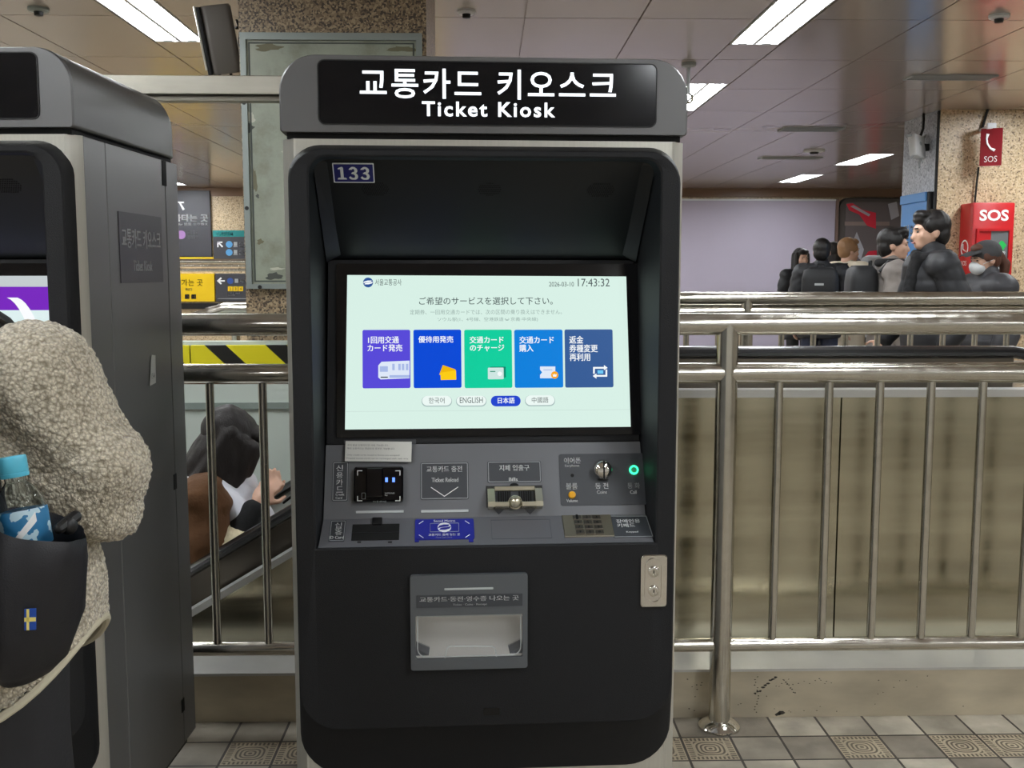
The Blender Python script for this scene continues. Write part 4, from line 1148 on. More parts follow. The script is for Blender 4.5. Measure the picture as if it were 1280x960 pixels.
for k in range(-7, 8):
    if abs(k) > 1: m.box(cx + k * .0052 - .0012, cx + k * .0052 + .0012, y0b + .013, y1b - .012, .004, .010, 0, 1, FCN)
m.build('slot_ribs', M['void'], ba, False)
FB_ = FCN @ Matrix.Translation((cx, y0b + .012, .012))
m = MB(); m.lathe([(.013, -.008), (.0135, .014), (.011, .022), (.0065, .026), (0, .027)], 20, FB_); m.lathe([(.016, .0), (.016, .008), (.0135, .01)], 20, FB_); m.build('centre_guide', M['brass'], ba)
for sx in (-1, 1): kpoly(FCN, [(643 + sx * 12.5, 636.5), (643 + sx * 26, 636.5), (643 + sx * 19.5, 643.5)], 0, .001, 'pointer', M['label'], ba)
MB().prism(circ(cx, y1b + .004, .01, 16, .005), 0, .002, FCN).build('sensor_eye', M['void'], ba, False)
# right hand control plate
pl_ = kbox(FCN, (701, 566.5, 807.5, 632.5), .006, -.001, .0014, 'control_plate', M['label'], kiosk, 0, False)
for s, bx4 in (('이어폰', (705, 572, 725.5, 579.8)), ('볼륨', (707.5, 604, 721.5, 612)), ('동 전', (744, 603.5, 760, 611.5)), ('통 화', (784.3, 603.5, 799.5, 611))): ktext(s, FCN, bx4, M['white'] if s != '통 화' else M['grey'], pl_, .012, .002)
for s, bx4 in (('Earphone', (706, 580.8, 724, 584.6)), ('Volume', (708, 624, 722, 628)), ('Coins', (746, 613, 758.5, 617.5)), ('Call', (787.5, 613, 795.5, 617.5))): ktext(s, FCN, bx4, M['white'], pl_, .012, .002)
sdisc(FCN, 715.3, 594.5, 2.2, .002, M['void'], pl_, 'earphone_jack', .0012)
c = KP(FCN, 715, 619); MB().lathe([(.0085, .001), (.0085, .004), (.007, .0065), (0, .007)], 18, FCN @ Matrix.Translation((c[0], c[1], 0))).build('volume_button', M['amber'], kiosk)
m = MB()
for k in range(4):
    for j in range(3):
        q = KP(FCN, 788 + k * 2.6 + (j % 2), 573 + j * 2.4); m.prism(circ(q[0], q[1], .0009, 6), .001, .0018, FCN)
m.build('microphone_holes', M['void'], pl_, False)
c = KP(FCN, 792, 587.8); TC = FCN @ Matrix.Translation((c[0], c[1], 0))
cb = MB().lathe([(.0095, 0), (.0095, .003), (.006, .004), (0, .0045)], 20, TC).build('call_button', mat('call_green', (90, 170, 140), .3), kiosk)
MB().ring(circ(c[0], c[1], .0108, 26), circ(c[0], c[1], .0068, 26), .0, .0055, FCN).build('lit_ring', M['led_green'], cb, False)
# coin knob
c = KP(FCN, 752.5, 586.5); TC = FCN @ Matrix.Translation((c[0], c[1], 0)) @ Matrix.Rotation(math.radians(16), 4, 'X')
kn = MB().lathe([(.0225, -.01), (.0225, .012), (.0215, .017), (.021, .022), (.017, .027), (.009, .0295), (0, .030)], 32, TC).build('coin_knob', M['chrome'], kiosk)
MB().box(-.0016, .0016, -.020, .020, .022, .0318, 0, 1, TC).build('coin_slot', M['void'], kn, False)
MB().box(-.012, .012, -.024, -.0215, .004, .016, 0, 1, TC).build('knob_notch', M['dark'], kn, False)
# paper notice hanging from the screen surround
a = KP(FCN, 432, 581.5); b = KP(FCN, 515, 556.5)
FN = FCN @ Matrix.Translation((0, 0, .010)) @ Matrix.Rotation(math.radians(-1.2), 4, 'Z')
nt = MB().box(a[0] - .002, b[0] - .002, a[1], b[1] + .002, .0, .0007, 0, 1, FN).build('paper_notice', M['paper'], kiosk, False)
lines = ['국내 발급 신용카드만 사용 가능합니다.', '해외 신용카드는 현금으로 충전만 가능합니다.', '', 'Only credit cards issued in Korea are accepted.', 'Prepaid transit cards can be recharged with cash only.']
hgt = (b[1] - a[1]); 
for i, s in enumerate(lines):
    if not s: continue
    yy = b[1] - .005 - i * .0078; wd = (.62, .72, 0, .8, .93)[i] * (b[0] - a[0])
    lettering(s, FN, a[0] + .002, yy - .0045, a[0] + .002 + wd, yy, M['print'], nt, .0, .0012)
kbox(FSC @ Matrix.Translation((0, 0, .001)), (430, 549, 520, 556), .001, .0, .0016, 'tape', mat('tape_grey', (70, 72, 76), .3), nt, 0, False)

# ---- lower console
lb = kbox(FTR, (410.5, 650.5, 433, 677.5), .002, -.001, .0012, 'id_card_label', M['label'], kiosk, 0, False)
kring(FTR, (411.5, 651.5, 432, 676.5), .002, .0012, .0018, 'outline', M['grey'], lb, .0012)
for i, ch in enumerate('신분증'): ktext(ch, FTR, (418.5, 654 + i * 5.2, 428, 659 + i * 5.2), M['white'], lb, .01, .002)
ktext('ID Card', FTR, (411.5, 670.5, 430, 674.5), M['white'], lb, .012, .002)
sc_ = kbox(FTR, (439, 655, 499.5, 676), .001, -.006, .0012, 'card_scanner', M['void'], kiosk, 0, False)
kbox(FTR, (440, 665.7, 498, 666.6), .0002, .001, .002, 'scan_line', M['label'], sc_, 0, False)
m = kbox(FTR, (465, 648.5, 478, 657), .002, .0, .006, 'scanner_tab', M['dark'], sc_, .001)
for x in (449, 487.5): kbox(FTR, (x - 2.5, 677.2, x + 2.5, 678.6), .0002, .0, .0015, 'marker', M['dark'], sc_, 0, False)
tp = kbox(FTR, (518.5, 649, 592, 675.5), .004, -.001, .002, 'touch_plate', M['blue'], kiosk, 0, False)
for x in (521, 588.5): kbox(FTR, (x - 2.5, 674, x + 3, 677.8), .0006, -.001, .002, 'plate_foot', M['blue'], tp, 0, False)
ktext('Seoul Metro', FTR, (542, 650.5, 569, 653.7), M['white'], tp, .02, .0028); ktext('교통카드 올려 놓는 곳', FTR, (535.5, 667.5, 575, 671.2), M['white'], tp, .02, .0028)
ktext('Place Card Here', FTR, (545, 671.6, 565, 673.6), M['grey'], tp, 0, .0028)
kring(FTR, (537.5, 654.5, 573.5, 666), .002, .0009, .0028, 'outline', M['grey'], tp, .002)
metro_mark(FTR, 555.5, 660.2, 8.5, M['white'], M['blue'], tp, .003, .002)
for (x, y, dx, dy) in ((524, 652.3, 5, 3.3), (586.5, 652, -5, 3.3), (524, 673, 5, -3.3), (587, 672.6, -5, -3.3)): kline(FTR, [(x + dx, y), (x, y + dy)], .0014, .0008 + .002, 'corner_mark', M['white'], tp)
kring(FTR, (615, 649, 687, 674), .0004, .0006, .0004, 'blank_plate', M['label'], kiosk)
kp_ = kbox(FTR, (706, 644, 763, 672), .001, -.001, .003, 'keypad', M['keypad'], kiosk, .001)
dig = ['1', '2', '3', '4', '5', '6', '7', '8', '9', '*', '0', '#']
for r in range(4):
    for cc in range(3):
        x = 721 + cc * 12 + r * 1.4; y = 648.3 + r * 6.1
        kbox(FTR, (x - 4.8, y - 2.3, x + 4.8, y + 2.4), .0008, .002, .0055, 'key', M['key'], kp_, .0006)
        ktext(dig[r * 3 + cc], FTR, (x - 1.2, y - 1.5, x + 1.2, y + 1.6), M['dark'], kp_, .02, .006)
lb = kpoly(FTR, [(759.5, 645.5), (808, 645), (817, 671.5), (767.5, 672.5)], -.001, .0014, 'keypad_label', M['label'], kiosk)
kline(FTR, [(760.5, 646), (807.5, 645.8), (815.8, 671), (768.5, 671.8)], .0012, .002, 'outline', M['grey'], lb)
ktext('장애인용\n키패드', FTR, (771.5, 649.5, 799.5, 660), M['white'], lb, .015, .002); ktext('Keypad', FTR, (783, 664.5, 797.5, 667), M['white'], lb, .015, .002)

# ---- ticket, coin and receipt dispenser
P_ = [KP(FD, 514, 836), KP(FD, 659, 715)]
m = MB(); mouth = (a_[0], a_[1], b_[0], b_[1])
dm_o = rr(P_[0][0], P_[0][1], P_[1][0], P_[1][1], .006, 6)
m.ring(rr(P_[0][0], P_[0][1], P_[1][0], P_[1][1], .006, 6), rr(mouth[0], mouth[1], mouth[2], mouth[3], .004, 6), -.002, .012, FD)
dp = m.build('dispenser', mat('dispenser_grey', (98, 102, 106), .45, .3), kiosk, True, 30)
FDF = FD @ Matrix.Translation((0, 0, .012))
kbox(FDF, (555.5, 734, 616.5, 737.6), .001, 0, .0016, 'light_bar', M['bar'], dp, 0, False)
kbox(FDF, (520.5, 741.5, 653, 760), .001, 0, .0012, 'label_plate', M['label'], dp, 0, False)
ktext('교통카드·동전·영수증 나오는 곳', FDF, (524.5, 743.5, 648.5, 752.5), M['white'], dp, .012, .0018)
ktext('Ticket · Coins · Receipt', FDF, (566, 753.5, 608.5, 757.5), M['white'], dp, .01, .0018)
# pocket behind the flap
x0, z0, x1, z1 = mouth
m = MB()
yb_ = YF + .075
prof = [(YF - .006, z1 + .002), (YF + .03, z1 + .002), (yb_, z1 - .02), (yb_, z0 + (z1 - z0) * .52), (YF + .03, z0 + .012), (YF - .006, z0 - .001)]
m.loops([[Vector((x, y, z)) for y, z in prof] for x in (x0 - .003, x1 + .003)], True, True, False)
m.build('pocket', M['pocket'], dp, True, 50)
MB().box(x0, x1, yb_ - .0015, yb_ + .001, z0 + (z1 - z0) * .47, z0 + (z1 - z0) * .49).build('pocket_seam', M['label'], dp, False)
m = MB()
for sx, x in ((1, x0), (-1, x1)):
    m.loops([[Vector((x + sx * q, y, z)) for q, y, z in ((.0, YF + .002, z0 + .02), (.03, YF + .004, z0 + .001), (.0, YF + .004, z0 + .001))], [Vector((x + sx * q, y, z)) for q, y, z in ((.0, YF + .03, z0 + .026), (.03, YF + .03, z0 + .012), (.0, YF + .03, z0 + .012))]])
m.build('pocket_corner', M['console'], dp, False)
fl = rr(x0 + .003, z0 + .002, x1 - .003, z1 - .002, .004, 6, .02)
MB().prism(fl, .003, .0055, FD).build('clear_flap', M['acrylic'], dp, False)
MB().ring(fl, rr(x0 + .005, z0 + .004, x1 - .005, z1 - .004, .003, 6, .018), .0056, .0066, FD).build('flap_edge', M['bar'], dp, False)
m = MB()
gp = [KP(FD, 556, 822), KP(FD, 559, 808.5), KP(FD, 562, 806.5), KP(FD, 615, 806.5), KP(FD, 618, 808.5), KP(FD, 621, 822)]
for (ax, ay), (bx_, by) in zip(gp, gp[1:]):
    m.tube([FD @ Vector((ax, ay, .0062)), FD @ Vector((bx_, by, .0062))], .0012, 6)
m.build('finger_lip', M['bar'], dp)
kbox(FD, (604.5, 884.5, 624.5, 894.5), .001, -.001, .0008, 'sensor_window', M['gloss'], kiosk, 0, False)
# scratches on the lower door
# ---- door lock
lk = kbox(FD, (800, 692.5, 833.5, 758.5), .008, -.002, .007, 'door_lock', M['chrome'], kiosk, .002)
FL = FD @ Matrix.Translation((0, 0, .007))
a = KP(FL, 805.5, 754); b = KP(FL, 828.5, 697.5)
MB().ring(rr(a[0], a[1], b[0], b[1], .0195, 10), rr(a[0] + .003, a[1] + .003, b[0] - .003, b[1] - .003, .0165, 10), -.001, .003, FL).build('raised_rim', M['chrome'], lk, True, 30)
for py in (714.5, 738.5):
    c = KP(FL, 817, py); TL = FL @ Matrix.Translation((c[0], c[1], 0))
    cy = MB().lathe([(.0125, -.001), (.0125, .003), (.010, .0045), (.006, .0045), (.0055, .003), (0, .003)], 22, TL).build('lock_cylinder', M['chrome'], lk)
    MB().box(-.0012, .0012, -.0035, .0035, .0028, .0036, 0, 1, TL).build('keyhole', M['void'], lk, False)
for sx in (-1, 1):
    m = MB(); m.box(-.0005, .0005, 0, 0.0001, 0, .0001); m.bm.free()

# ---- the second kiosk on the left: a copy of the machine, another page on its display
corner = W(93, 158, 2.16)
K2R = math.radians(-2.3)
k2o = corner - Matrix.Rotation(K2R, 4, 'Z') @ Vector((HW, -.01, 0)); k2o.z = 0
kiosk2 = thing('ticket_kiosk', 'grey sided ticket kiosk the person in cream fleece is using', 'ticket machine', k2o, K2R)
skip_parts = {'number_sticker', 'paper_notice'}
for ch in list(kiosk.children):
    st_ = ch.name.split('.')[0]
    if st_ in skip_parts: continue
    c = ch.copy(); COL.objects.link(c); c.parent = kiosk2
    for gch in list(ch.children):
        if st_ == 'touch_screen': continue
        d = gch.copy(); COL.objects.link(d); d.parent = c
    if st_ == 'touch_screen': scr2 = c
def rel(F, x0, y0, x1, y1):   # fractions of the display
    return None
a = KP(FSC, 433, 535); b = KP(FSC, 785, 345)
def band(f0, f1, c, nm, x0=0, x1=1, z=.0046):
    X0_, X1_ = a[0] + (b[0] - a[0]) * x0, a[0] + (b[0] - a[0]) * x1
    zz0, zz1 = b[1] + (a[1] - b[1]) * f1, b[1] + (a[1] - b[1]) * f0
    MB().prism([(X0_, zz0), (X1_, zz0), (X1_, zz1), (X0_, zz1)], .004, z, FSC).build(nm, emit('page_%s_%d' % (nm, c[0]), c, 1.0), scr2, False)
band(0, 1, (222, 240, 240), 'display')
band(0, .07, (196, 204, 206), 'title_strip', z=.0052); band(.07, .22, (120, 40, 190), 'banner', z=.0052); band(.44, .64, (120, 150, 226), 'banner', z=.0052); band(.64, 1, (236, 240, 250), 'lower_page', z=.005)
m = MB(); q = []
for k in range(13):
    s = k / 12; X = a[0] + (b[0] - a[0]) * (.78 + .17 * s); z = b[1] + (a[1] - b[1]) * (.14 + .75 * s * s + .1 * s); q.append((X, z))
for (x0_, z0_), (x1_, z1_) in zip(q, q[1:]):
    m.prism([(x0_ - .012, z0_), (x0_ + .012, z0_), (x1_ + .012, z1_), (x1_ - .012, z1_)][::-1], .0045, .0058, FSC)
m.build('page_swoosh', emit('page_swoosh', (250, 252, 255), 1), scr2, False)
# small paper tag hanging on the side of this machine
Fs = frame((HW + .003, 0, 0), (0, 0, 1), (0, 1, 0))
k2m = Matrix.Translation(k2o) @ Matrix.Rotation(K2R, 4, 'Z'); k2i = k2m.inverted()
o_, d_ = k2i @ CAM, k2i.to_3x3() @ ray(191, 463); pt = o_ + d_ * ((HW + .003 - o_.x) / d_.x)
m = MB(); m.prism([(pt.y - .022, pt.z - .035), (pt.y + .016, pt.z - .032), (pt.y + .02, pt.z + .035), (pt.y - .004, pt.z + .038)], -.001, .0006, Fs @ Matrix.Rotation(0, 4, 'Z'))
pk = m.build('paper_tag', M['paper'], kiosk2, False)
lettering('1544', Fs, pt.y - .012, pt.z - .02, pt.y + .01, pt.z - .006, M['print'], pk, 0, .0012)

# ================================================================ people and what they carry
def V(*a): return Vector(a)
JOINTS = dict(sl=(.185, .02, 1.385), sr=(-.185, .02, 1.385), el=(.245, .05, 1.10), er=(-.245, .05, 1.10), wl=(.25, -.04, .86), wr=(-.25, -.04, .86),
              hl=(.088, .01, .90), hr=(-.088, .01, .90), kl=(.1, -.02, .49), kr=(-.1, -.02, .49), al=(.1, .03, .085), ar=(-.1, .03, .085))
def hand(m, wrist, d, side, s, curl=.5, palm=None):
    """five fingers on a palm; d = direction of the hand, side = towards the thumb, palm = the way the palm faces"""
    d = d.normalized(); side = (side - d * side.dot(d)).normalized()
    pn = d.cross(side) if palm is None else palm
    pn = (pn - d * pn.dot(d) - side * pn.dot(side)).normalized()
    rot = Matrix((side, pn, d)).transposed()
    m.ell(wrist + d * .045 * s, (.040 * s, .0145 * s, .052 * s), rot)
    m.cap(wrist - d * .02 * s, wrist + d * .03 * s, .026 * s, .026 * s, 10)
    for i, L in enumerate((.95, 1.05, 1.0, .8)):
        b = wrist + d * (.085 - abs(i - 1.3) * .004) * s + side * (.030 - .0205 * i) * s
        a1 = curl * .7; a2 = curl * 1.7
        p1 = b + (d * math.cos(a1) + pn * math.sin(a1)) * .042 * L * s
        p2 = p1 + (d * math.cos(a2) + pn * math.sin(a2)) * .036 * L * s
        m.cap(b, p1, .0092 * s, .0086 * s, 8); m.cap(p1, p2, .0086 * s, .0072 * s, 8)
    b = wrist + d * .03 * s + side * .03 * s
    p1 = b + (d * .6 + side * .75 + pn * .35).normalized() * .04 * s; p2 = p1 + (d * .9 + side * .15 + pn * .5).normalized() * .034 * s
    m.cap(b, p1, .0125 * s, .010 * s, 8); m.cap(p1, p2, .010 * s, .008 * s, 8)

def head_prims(m, HM, s, r3):
    T = lambda x, y, z: HM @ Vector((x * s, y * s, z * s))
    m.ell(T(0, .012, .125), (.076 * s, .096 * s, .100 * s), r3)          # skull
    m.ell(T(0, -.02, .075), (.064 * s, .070 * s, .075 * s), r3)          # face
    m.ell(T(0, -.045, .028), (.042 * s, .043 * s, .036 * s), r3)         # jaw and chin
    m.ell(T(0, -.074, .018), (.018 * s, .014 * s, .015 * s), r3)
    m.cap(T(0, -.084, .105), T(0, -.100, .066), .009 * s, .0135 * s, 8)  # nose
    m.ell(T(0, -.081, .038), (.024 * s, .012 * s, .009 * s), r3)         # lips
    m.ell(T(0, -.076, .118), (.055 * s, .018 * s, .012 * s), r3)         # brow
    for sx in (-1, 1):
        m.ell(T(sx * .076, .015, .092), (.010 * s, .021 * s, .032 * s), r3)
        m.ell(T(sx * .038, -.05, .078), (.026 * s, .03 * s, .03 * s), r3)

def figure(t, Hh, coat, trousers, hair, hairmat, joints=None, head=(0, 0, 0), shoulders=1.0, hem=.72, skirt=1.0, bulk=.026, voxel=.009, puff=None,
           hands=True, lean=None, collar=.03, faces=True, shoe='shoe_black', hood=False, curl=.5, sleeve=.93):
    s = Hh / 1.7
    J = dict(JOINTS)
    if joints: J.update(joints)
    P = {k: Vector(v) * s for k, v in J.items()}
    lean = Vector(lean or (0, 0, 0))
    def bend(p):                                   # the trunk leans from the hips
        f = max(0, (p.z / s - .9)) / .55
        return p + lean * f * s
    for k in ('sl', 'sr', 'el', 'er', 'wl', 'wr'):
        P[k] = bend(P[k]) if not (joints and k in joints) else P[k]
    nb = bend(Vector((0, .025, 1.43)) * s)
    HM = Matrix.Translation(bend(Vector((0, .0, 1.485)) * s)) @ Matrix.Rotation(head[0], 4, 'Z') @ Matrix.Rotation(head[1], 4, 'X') @ Matrix.Rotation(head[2], 4, 'Y')
    r3 = HM.to_3x3()
    m = MB()
    head_prims(m, HM, s, r3)
    m.cap(HM @ Vector((0, .025 * s, .05 * s)), nb + Vector((0, .01, -.03)) * s, .052 * s, .062 * s)
    tor = ((1.27, .165, .105, .17), (1.12, .14, .1, .16), (.97, .155, .11, .13))
    for z, a, b, c in tor: m.ell(bend(Vector((0, .015, z)) * s), (a * s * shoulders, b * s, c * s))
    m.cap(P['sl'], P['sr'], .06 * s, .06 * s)
    for q in 'lr':
        m.cap(P['s' + q], P['e' + q], .050 * s, .040 * s); m.cap(P['e' + q], P['w' + q], .040 * s, .027 * s)
        m.cap(P['h' + q], P['k' + q], .082 * s, .056 * s); m.cap(P['k' + q], P['a' + q], .056 * s, .038 * s)
        m.cap(P['a' + q], P['a' + q] + Vector((0, -.12, -.05)) * s, .036 * s, .03 * s)
        if hands:
            d = (P['w' + q] - P['e' + q])
            sd = Vector((0, -1, .2)) if abs(d.normalized().y) < .8 else Vector((0, 0, 1))
            hand(m, P['w' + q], d, sd, s, curl)
    m.blob('body', M['skin'], t, voxel, 3)
    # coat
    m = MB(); b = bulk * s
    for z, a, d_, c in ((1.27, .165, .105, .165), (1.12, .15, .1, .16), (.97, .16, .11, .13)): m.ell(bend(Vector((0, .015, z)) * s), (a * s * shoulders + b, d_ * s + b, c * s + b * .6))
    rows = []
    for z, k in ((1.0, 1.0), (.86, 1.02 * skirt), (hem + .02, 1.04 * skirt), (hem, 1.0 * skirt)):
        c = bend(Vector((0, .015, z)) * s); rows.append((c.x, c.y, c.z, (.165 * s + b) * k, (.115 * s + b) * k))
    m.stack(rows)
    m.cap(P['sl'], P['sr'], .062 * s + b, .062 * s + b)
    m.cap(nb + Vector((0, .005, -.05)) * s, nb + Vector((0, -.004, collar)) * s, .075 * s + b * .4, .066 * s + b * .3)
    for q in 'lr':
        m.cap(P['s' + q], P['e' + q], .056 * s + b, .048 * s + b * .9)
        wv = P['e' + q] + (P['w' + q] - P['e' + q]) * sleeve
        m.cap(P['e' + q], wv, .048 * s + b * .9, .036 * s + b * .7)
    if hood:
        m.ell(nb + Vector((0, .07, .0)) * s, (.105 * s, .075 * s, .07 * s))
    dz = None
    if puff:
        dz = lambda co: .008 * s * abs(math.sin(co.z * puff)) - .003 + .004 * noise.noise(co * 9)
    else:
        dz = lambda co: .012 * s * noise.noise(Vector((co.x * 7, co.y * 7, co.z * 12))) + .007 * s * noise.noise(Vector((co.x * 18, co.y * 18, co.z * 26)))
    m.blob('coat', coat, t, voxel, 4, dz)
    m = MB()
    for q in 'lr':
        m.cap(P['h' + q] + Vector((0, 0, .05)) * s, P['k' + q], .098 * s, .073 * s); m.cap(P['k' + q], P['a' + q] + Vector((0, .0, .0)) * s, .073 * s, .058 * s)
    m.ell(Vector((0, .015, .93)) * s, (.17 * s, .12 * s, .11 * s))
    m.blob('trousers', trousers, t, voxel * 1.2, 3)
    for q in 'lr':
        a = P['a' + q]
        m = MB(); m.cap(a + Vector((0, .02, -.03)) * s, a + Vector((0, -.13, -.045)) * s, .044 * s, .036 * s); m.ell(a + Vector((0, -.05, -.055)) * s, (.047 * s, .135 * s, .028 * s))
        m.blob('shoe', SHOE[shoe], t, .01, 3)
    # face details
    T = lambda x, y, z: HM @ Vector((x * s, y * s, z * s))
    if faces:
        for sx in (-1, 1):
            MB().ell(T(sx * .031, -.079, .102), (.012 * s, .006 * s, .0055 * s), r3, 10, 6).build('eye', M['eyeblack'], t)
            MB().cap(T(sx * .018, -.092, .121), T(sx * .047, -.083, .122), .0045 * s, .003 * s, 6).build('eyebrow', M['hair'], t)
        MB().cap(T(-.02, -.091, .037), T(.02, -.091, .037), .005 * s, .005 * s, 6).build('mouth', M['lip'], t)
    # hair
    m = MB()
    m.ell(T(0, .024, .142), (.088 * s, .102 * s, .098 * s), r3)
    if hair == 'short':
        m.ell(T(0, .055, .09), (.080 * s, .066 * s, .085 * s), r3); m.ell(T(0, -.045, .2), (.068 * s, .055 * s, .034 * s), r3)
        m.ell(T(0, -.062, .175), (.06 * s, .036 * s, .03 * s), r3)
        for sx in (-1, 1): m.ell(T(sx * .07, -.004, .14), (.020 * s, .05 * s, .045 * s), r3)
    elif hair in ('long', 'bob'):
        L = .18 if hair == 'long' else .06
        m.ell(T(0, .06, .06 - L * .4), (.094 * s, .06 * s, (.12 + L * .7) * s), r3); m.ell(T(0, -.055, .185), (.066 * s, .045 * s, .035 * s), r3)
        for sx in (-1, 1):
            m.cap(T(sx * .078, -.02, .15), T(sx * .088, -.025, -.0 - L * .5), .027 * s, .03 * s)
            m.cap(T(sx * .078, .03, .15), T(sx * .085, .035, -.02 - L), .032 * s, .035 * s)
    elif hair in ('tail', 'up'):
        m.ell(T(0, .055, .1), (.08 * s, .06 * s, .08 * s), r3); m.ell(T(0, -.05, .19), (.064 * s, .045 * s, .034 * s), r3)
        for sx in (-1, 1): m.ell(T(sx * .072, .0, .13), (.018 * s, .055 * s, .05 * s), r3)
        if hair == 'tail':
            m.cap(T(0, .11, .14), T(0, .16, .05), .03 * s, .04 * s); m.cap(T(0, .16, .05), T(0, .14, -.12), .04 * s, .018 * s)
    rr_ = random.Random(3)
    m.blob('hair', hairmat, t, .007, 2, lambda co: .0035 * noise.noise(Vector((co.x * 40, co.y * 40, co.z * 9))))
    return dict(P=P, HM=HM, s=s, T=T, nb=nb, r3=r3)

SHOE = {'shoe_black': mat('shoe_black', (26, 26, 28), .5), 'shoe_white': mat('shoe_white', (206, 204, 200), .5)}
cl_black = mat('coat_black', (30, 31, 35), .6, bump=.2, bscale=60); cl_char = mat('jacket_charcoal', (62, 62, 66), .55, bump=.2, bscale=60)
cl_grey = mat('jacket_grey', (136, 129, 124), .75, bump=.2, bscale=60); cl_lgrey = mat('coat_light_grey', (170, 172, 174), .75)
cl_cream = mat('coat_cream', (224, 212, 190), .8, bump=.2, bscale=60); tr_black = mat('trousers_black', (28, 28, 31), .7); tr_blue = mat('trousers_indigo', (40, 46, 66), .7)
scarf_black = mat('scarf_black', (20, 20, 22), .9, bump=.5, bscale=90)

def stand(px, Y, name_label, rot, group=None):
    p = W(px, 330, Y)
    return thing('person', name_label, 'person', (p.x, Y, 0), math.radians(rot), group)
def at(t): return Matrix.Translation(t.location) @ t.rotation_euler.to_matrix().to_4x4()
def carried_pack(t, f, label, size=(.30, .16, .42), mt=None, group=None, offset=(0, 0, 0)):
    """a backpack on the back of figure f (local +y side)"""
    s = f['s']; base = at(t) @ (Vector((0, .225, .0)) * s + Vector(offset))
    o = thing('backpack', label, 'backpack', (base.x, base.y, (.98 + offset[2]) * s), t.rotation_euler.z, group)
    w, d, h = [v * s / 2 for v in size]
    m = MB(); m.loops([[Vector((p[0] * k, p[1] * k, z)) for p in rr(-w, -d, w, d, d * .6, 5)] for z, k in ((0, .85), (.03 * s, 1), (h * 1.5, 1), (h * 1.85, .9), (h * 2, .6))])
    m.build('main_bag', mt, o, True, 60)
    m = MB(); m.loops([[Vector((p[0] * k, d * .8 + p[1] * .5 * k, z)) for p in rr(-w * .8, -d, w * .8, d, d * .6, 5)] for z, k in ((.04 * s, .9), (.06 * s, 1), (h * .9, 1), (h * 1.0, .8))])
    m.build('front_pocket', mt, o, True, 60)
    for sx in (-1, 1):
        x = sx * .115 * s
        m = MB(); m.tube([(x, -d + .0, h * 1.8), (x * 1.05, -d - .06 * s, h * 1.8 + .075 * s), (x * 1.1, -d - .17 * s, h * 1.75 + .07 * s), (x * 1.15, -d - .30 * s, h * 1.4), (x * 1.3, -d - .30 * s, h * .8), (x * 1.45, -d - .16 * s, h * .3), (x * 1.1, -d + .01, .05)], .022 * s, 8, True, .5)
        m.build('strap', mt, o)
    m = MB(); m.tube([(-.03 * s, -d * .6, 2 * h - .01), (-.03 * s, -d * .6, 2 * h + .03), (.03 * s, -d * .6, 2 * h + .03), (.03 * s, -d * .6, 2 * h - .01)], .008 * s, 6); m.build('top_handle', mt, o)
    return o
bag_black = mat('bag_black', (24, 25, 28), .6, bump=.2, bscale=80)

# man in black coat, turned to the left
t = stand(1160, 6.3, 'young man with short black hair in black padded coat and scarf, walking left', -90)
f = figure(t, 1.715, cl_black, tr_black, 'short', M['hair'], head=(math.radians(-4), 0, 0), hem=.80, puff=24, bulk=.03, collar=.05, shoulders=.92,
           joints=dict(kl=(.1, -.14, .5), al=(.1, -.17, .09), kr=(-.1, .04, .49), ar=(-.1, .24, .12), el=(.25, .12, 1.11), wl=(.24, .02, .9), er=(-.25, -.02, 1.1), wr=(-.24, -.16, .92)))
m = MB()
for k in range(20):
    a = 2 * PI * k / 20; b = 2 * PI * (k + 1) / 20
    g = lambda a: f['nb'] + Vector((.1 * math.cos(a), .09 * math.sin(a) - .005, .012 + .012 * math.sin(2 * a))) * f['s']
    m.cap(g(a), g(b), .034, .034, 8)
m.cap(f['nb'] + V(.03, -.1, 0), f['nb'] + V(.05, -.17, -.3), .045, .05); m.blob('scarf', scarf_black, t, .009, 3, lambda co: .004 * noise.noise(co * 40))
# woman with cap and mask
t = stand(1232, 6.9, 'person in grey baseball cap and white face mask before the red call box', -82)
f = figure(t, 1.545, cl_char, tr_black, 'tail', mat('hair_auburn', (92, 58, 44), .5, bump=.5, bscale=60, stretch=(6, 6, 1)), head=(0, math.radians(6), 0), hem=.78, puff=26, bulk=.045, collar=.05)
T, s, r3 = f['T'], f['s'], f['r3']
m = MB(); m.ell(T(0, .02, .155), (.097 * s, .112 * s, .09 * s), r3); m.blob('cap', mat('cap_grey', (70, 70, 72), .8, bump=.3, bscale=150), t, .007, 2)
cap_o = [c for c in t.children if c.name.startswith('cap')][0]
m = MB(); rows = []
for yy, w_, zz in ((-.07, .075, .165), (-.11, .076, .158), (-.15, .064, .148), (-.175, .035, .140)):
    rows.append([T(w_ * math.cos(PI * k / 10), yy, zz + .012 * math.sin(PI * k / 10)) for k in range(11)] + [T(w_ * math.cos(PI * k / 10), yy, zz - .006 + .012 * math.sin(PI * k / 10)) for k in range(10, -1, -1)])
m.loops(rows).build('visor', cap_o.data.materials[0], cap_o)
m = MB(); m.ell(T(0, -.058, .048), (.064 * s, .056 * s, .052 * s), r3); m.ell(T(0, -.09, .06), (.03 * s, .034 * s, .04 * s), r3); m.blob('face_mask', M['whiteplastic'], t, .006, 3)
for sx in (-1, 1): MB().tube([T(sx * .055, -.06, .07), T(sx * .078, -.02, .09), T(sx * .085, .02, .1)], .002, 6).build('ear_loop', M['whiteplastic'], t)
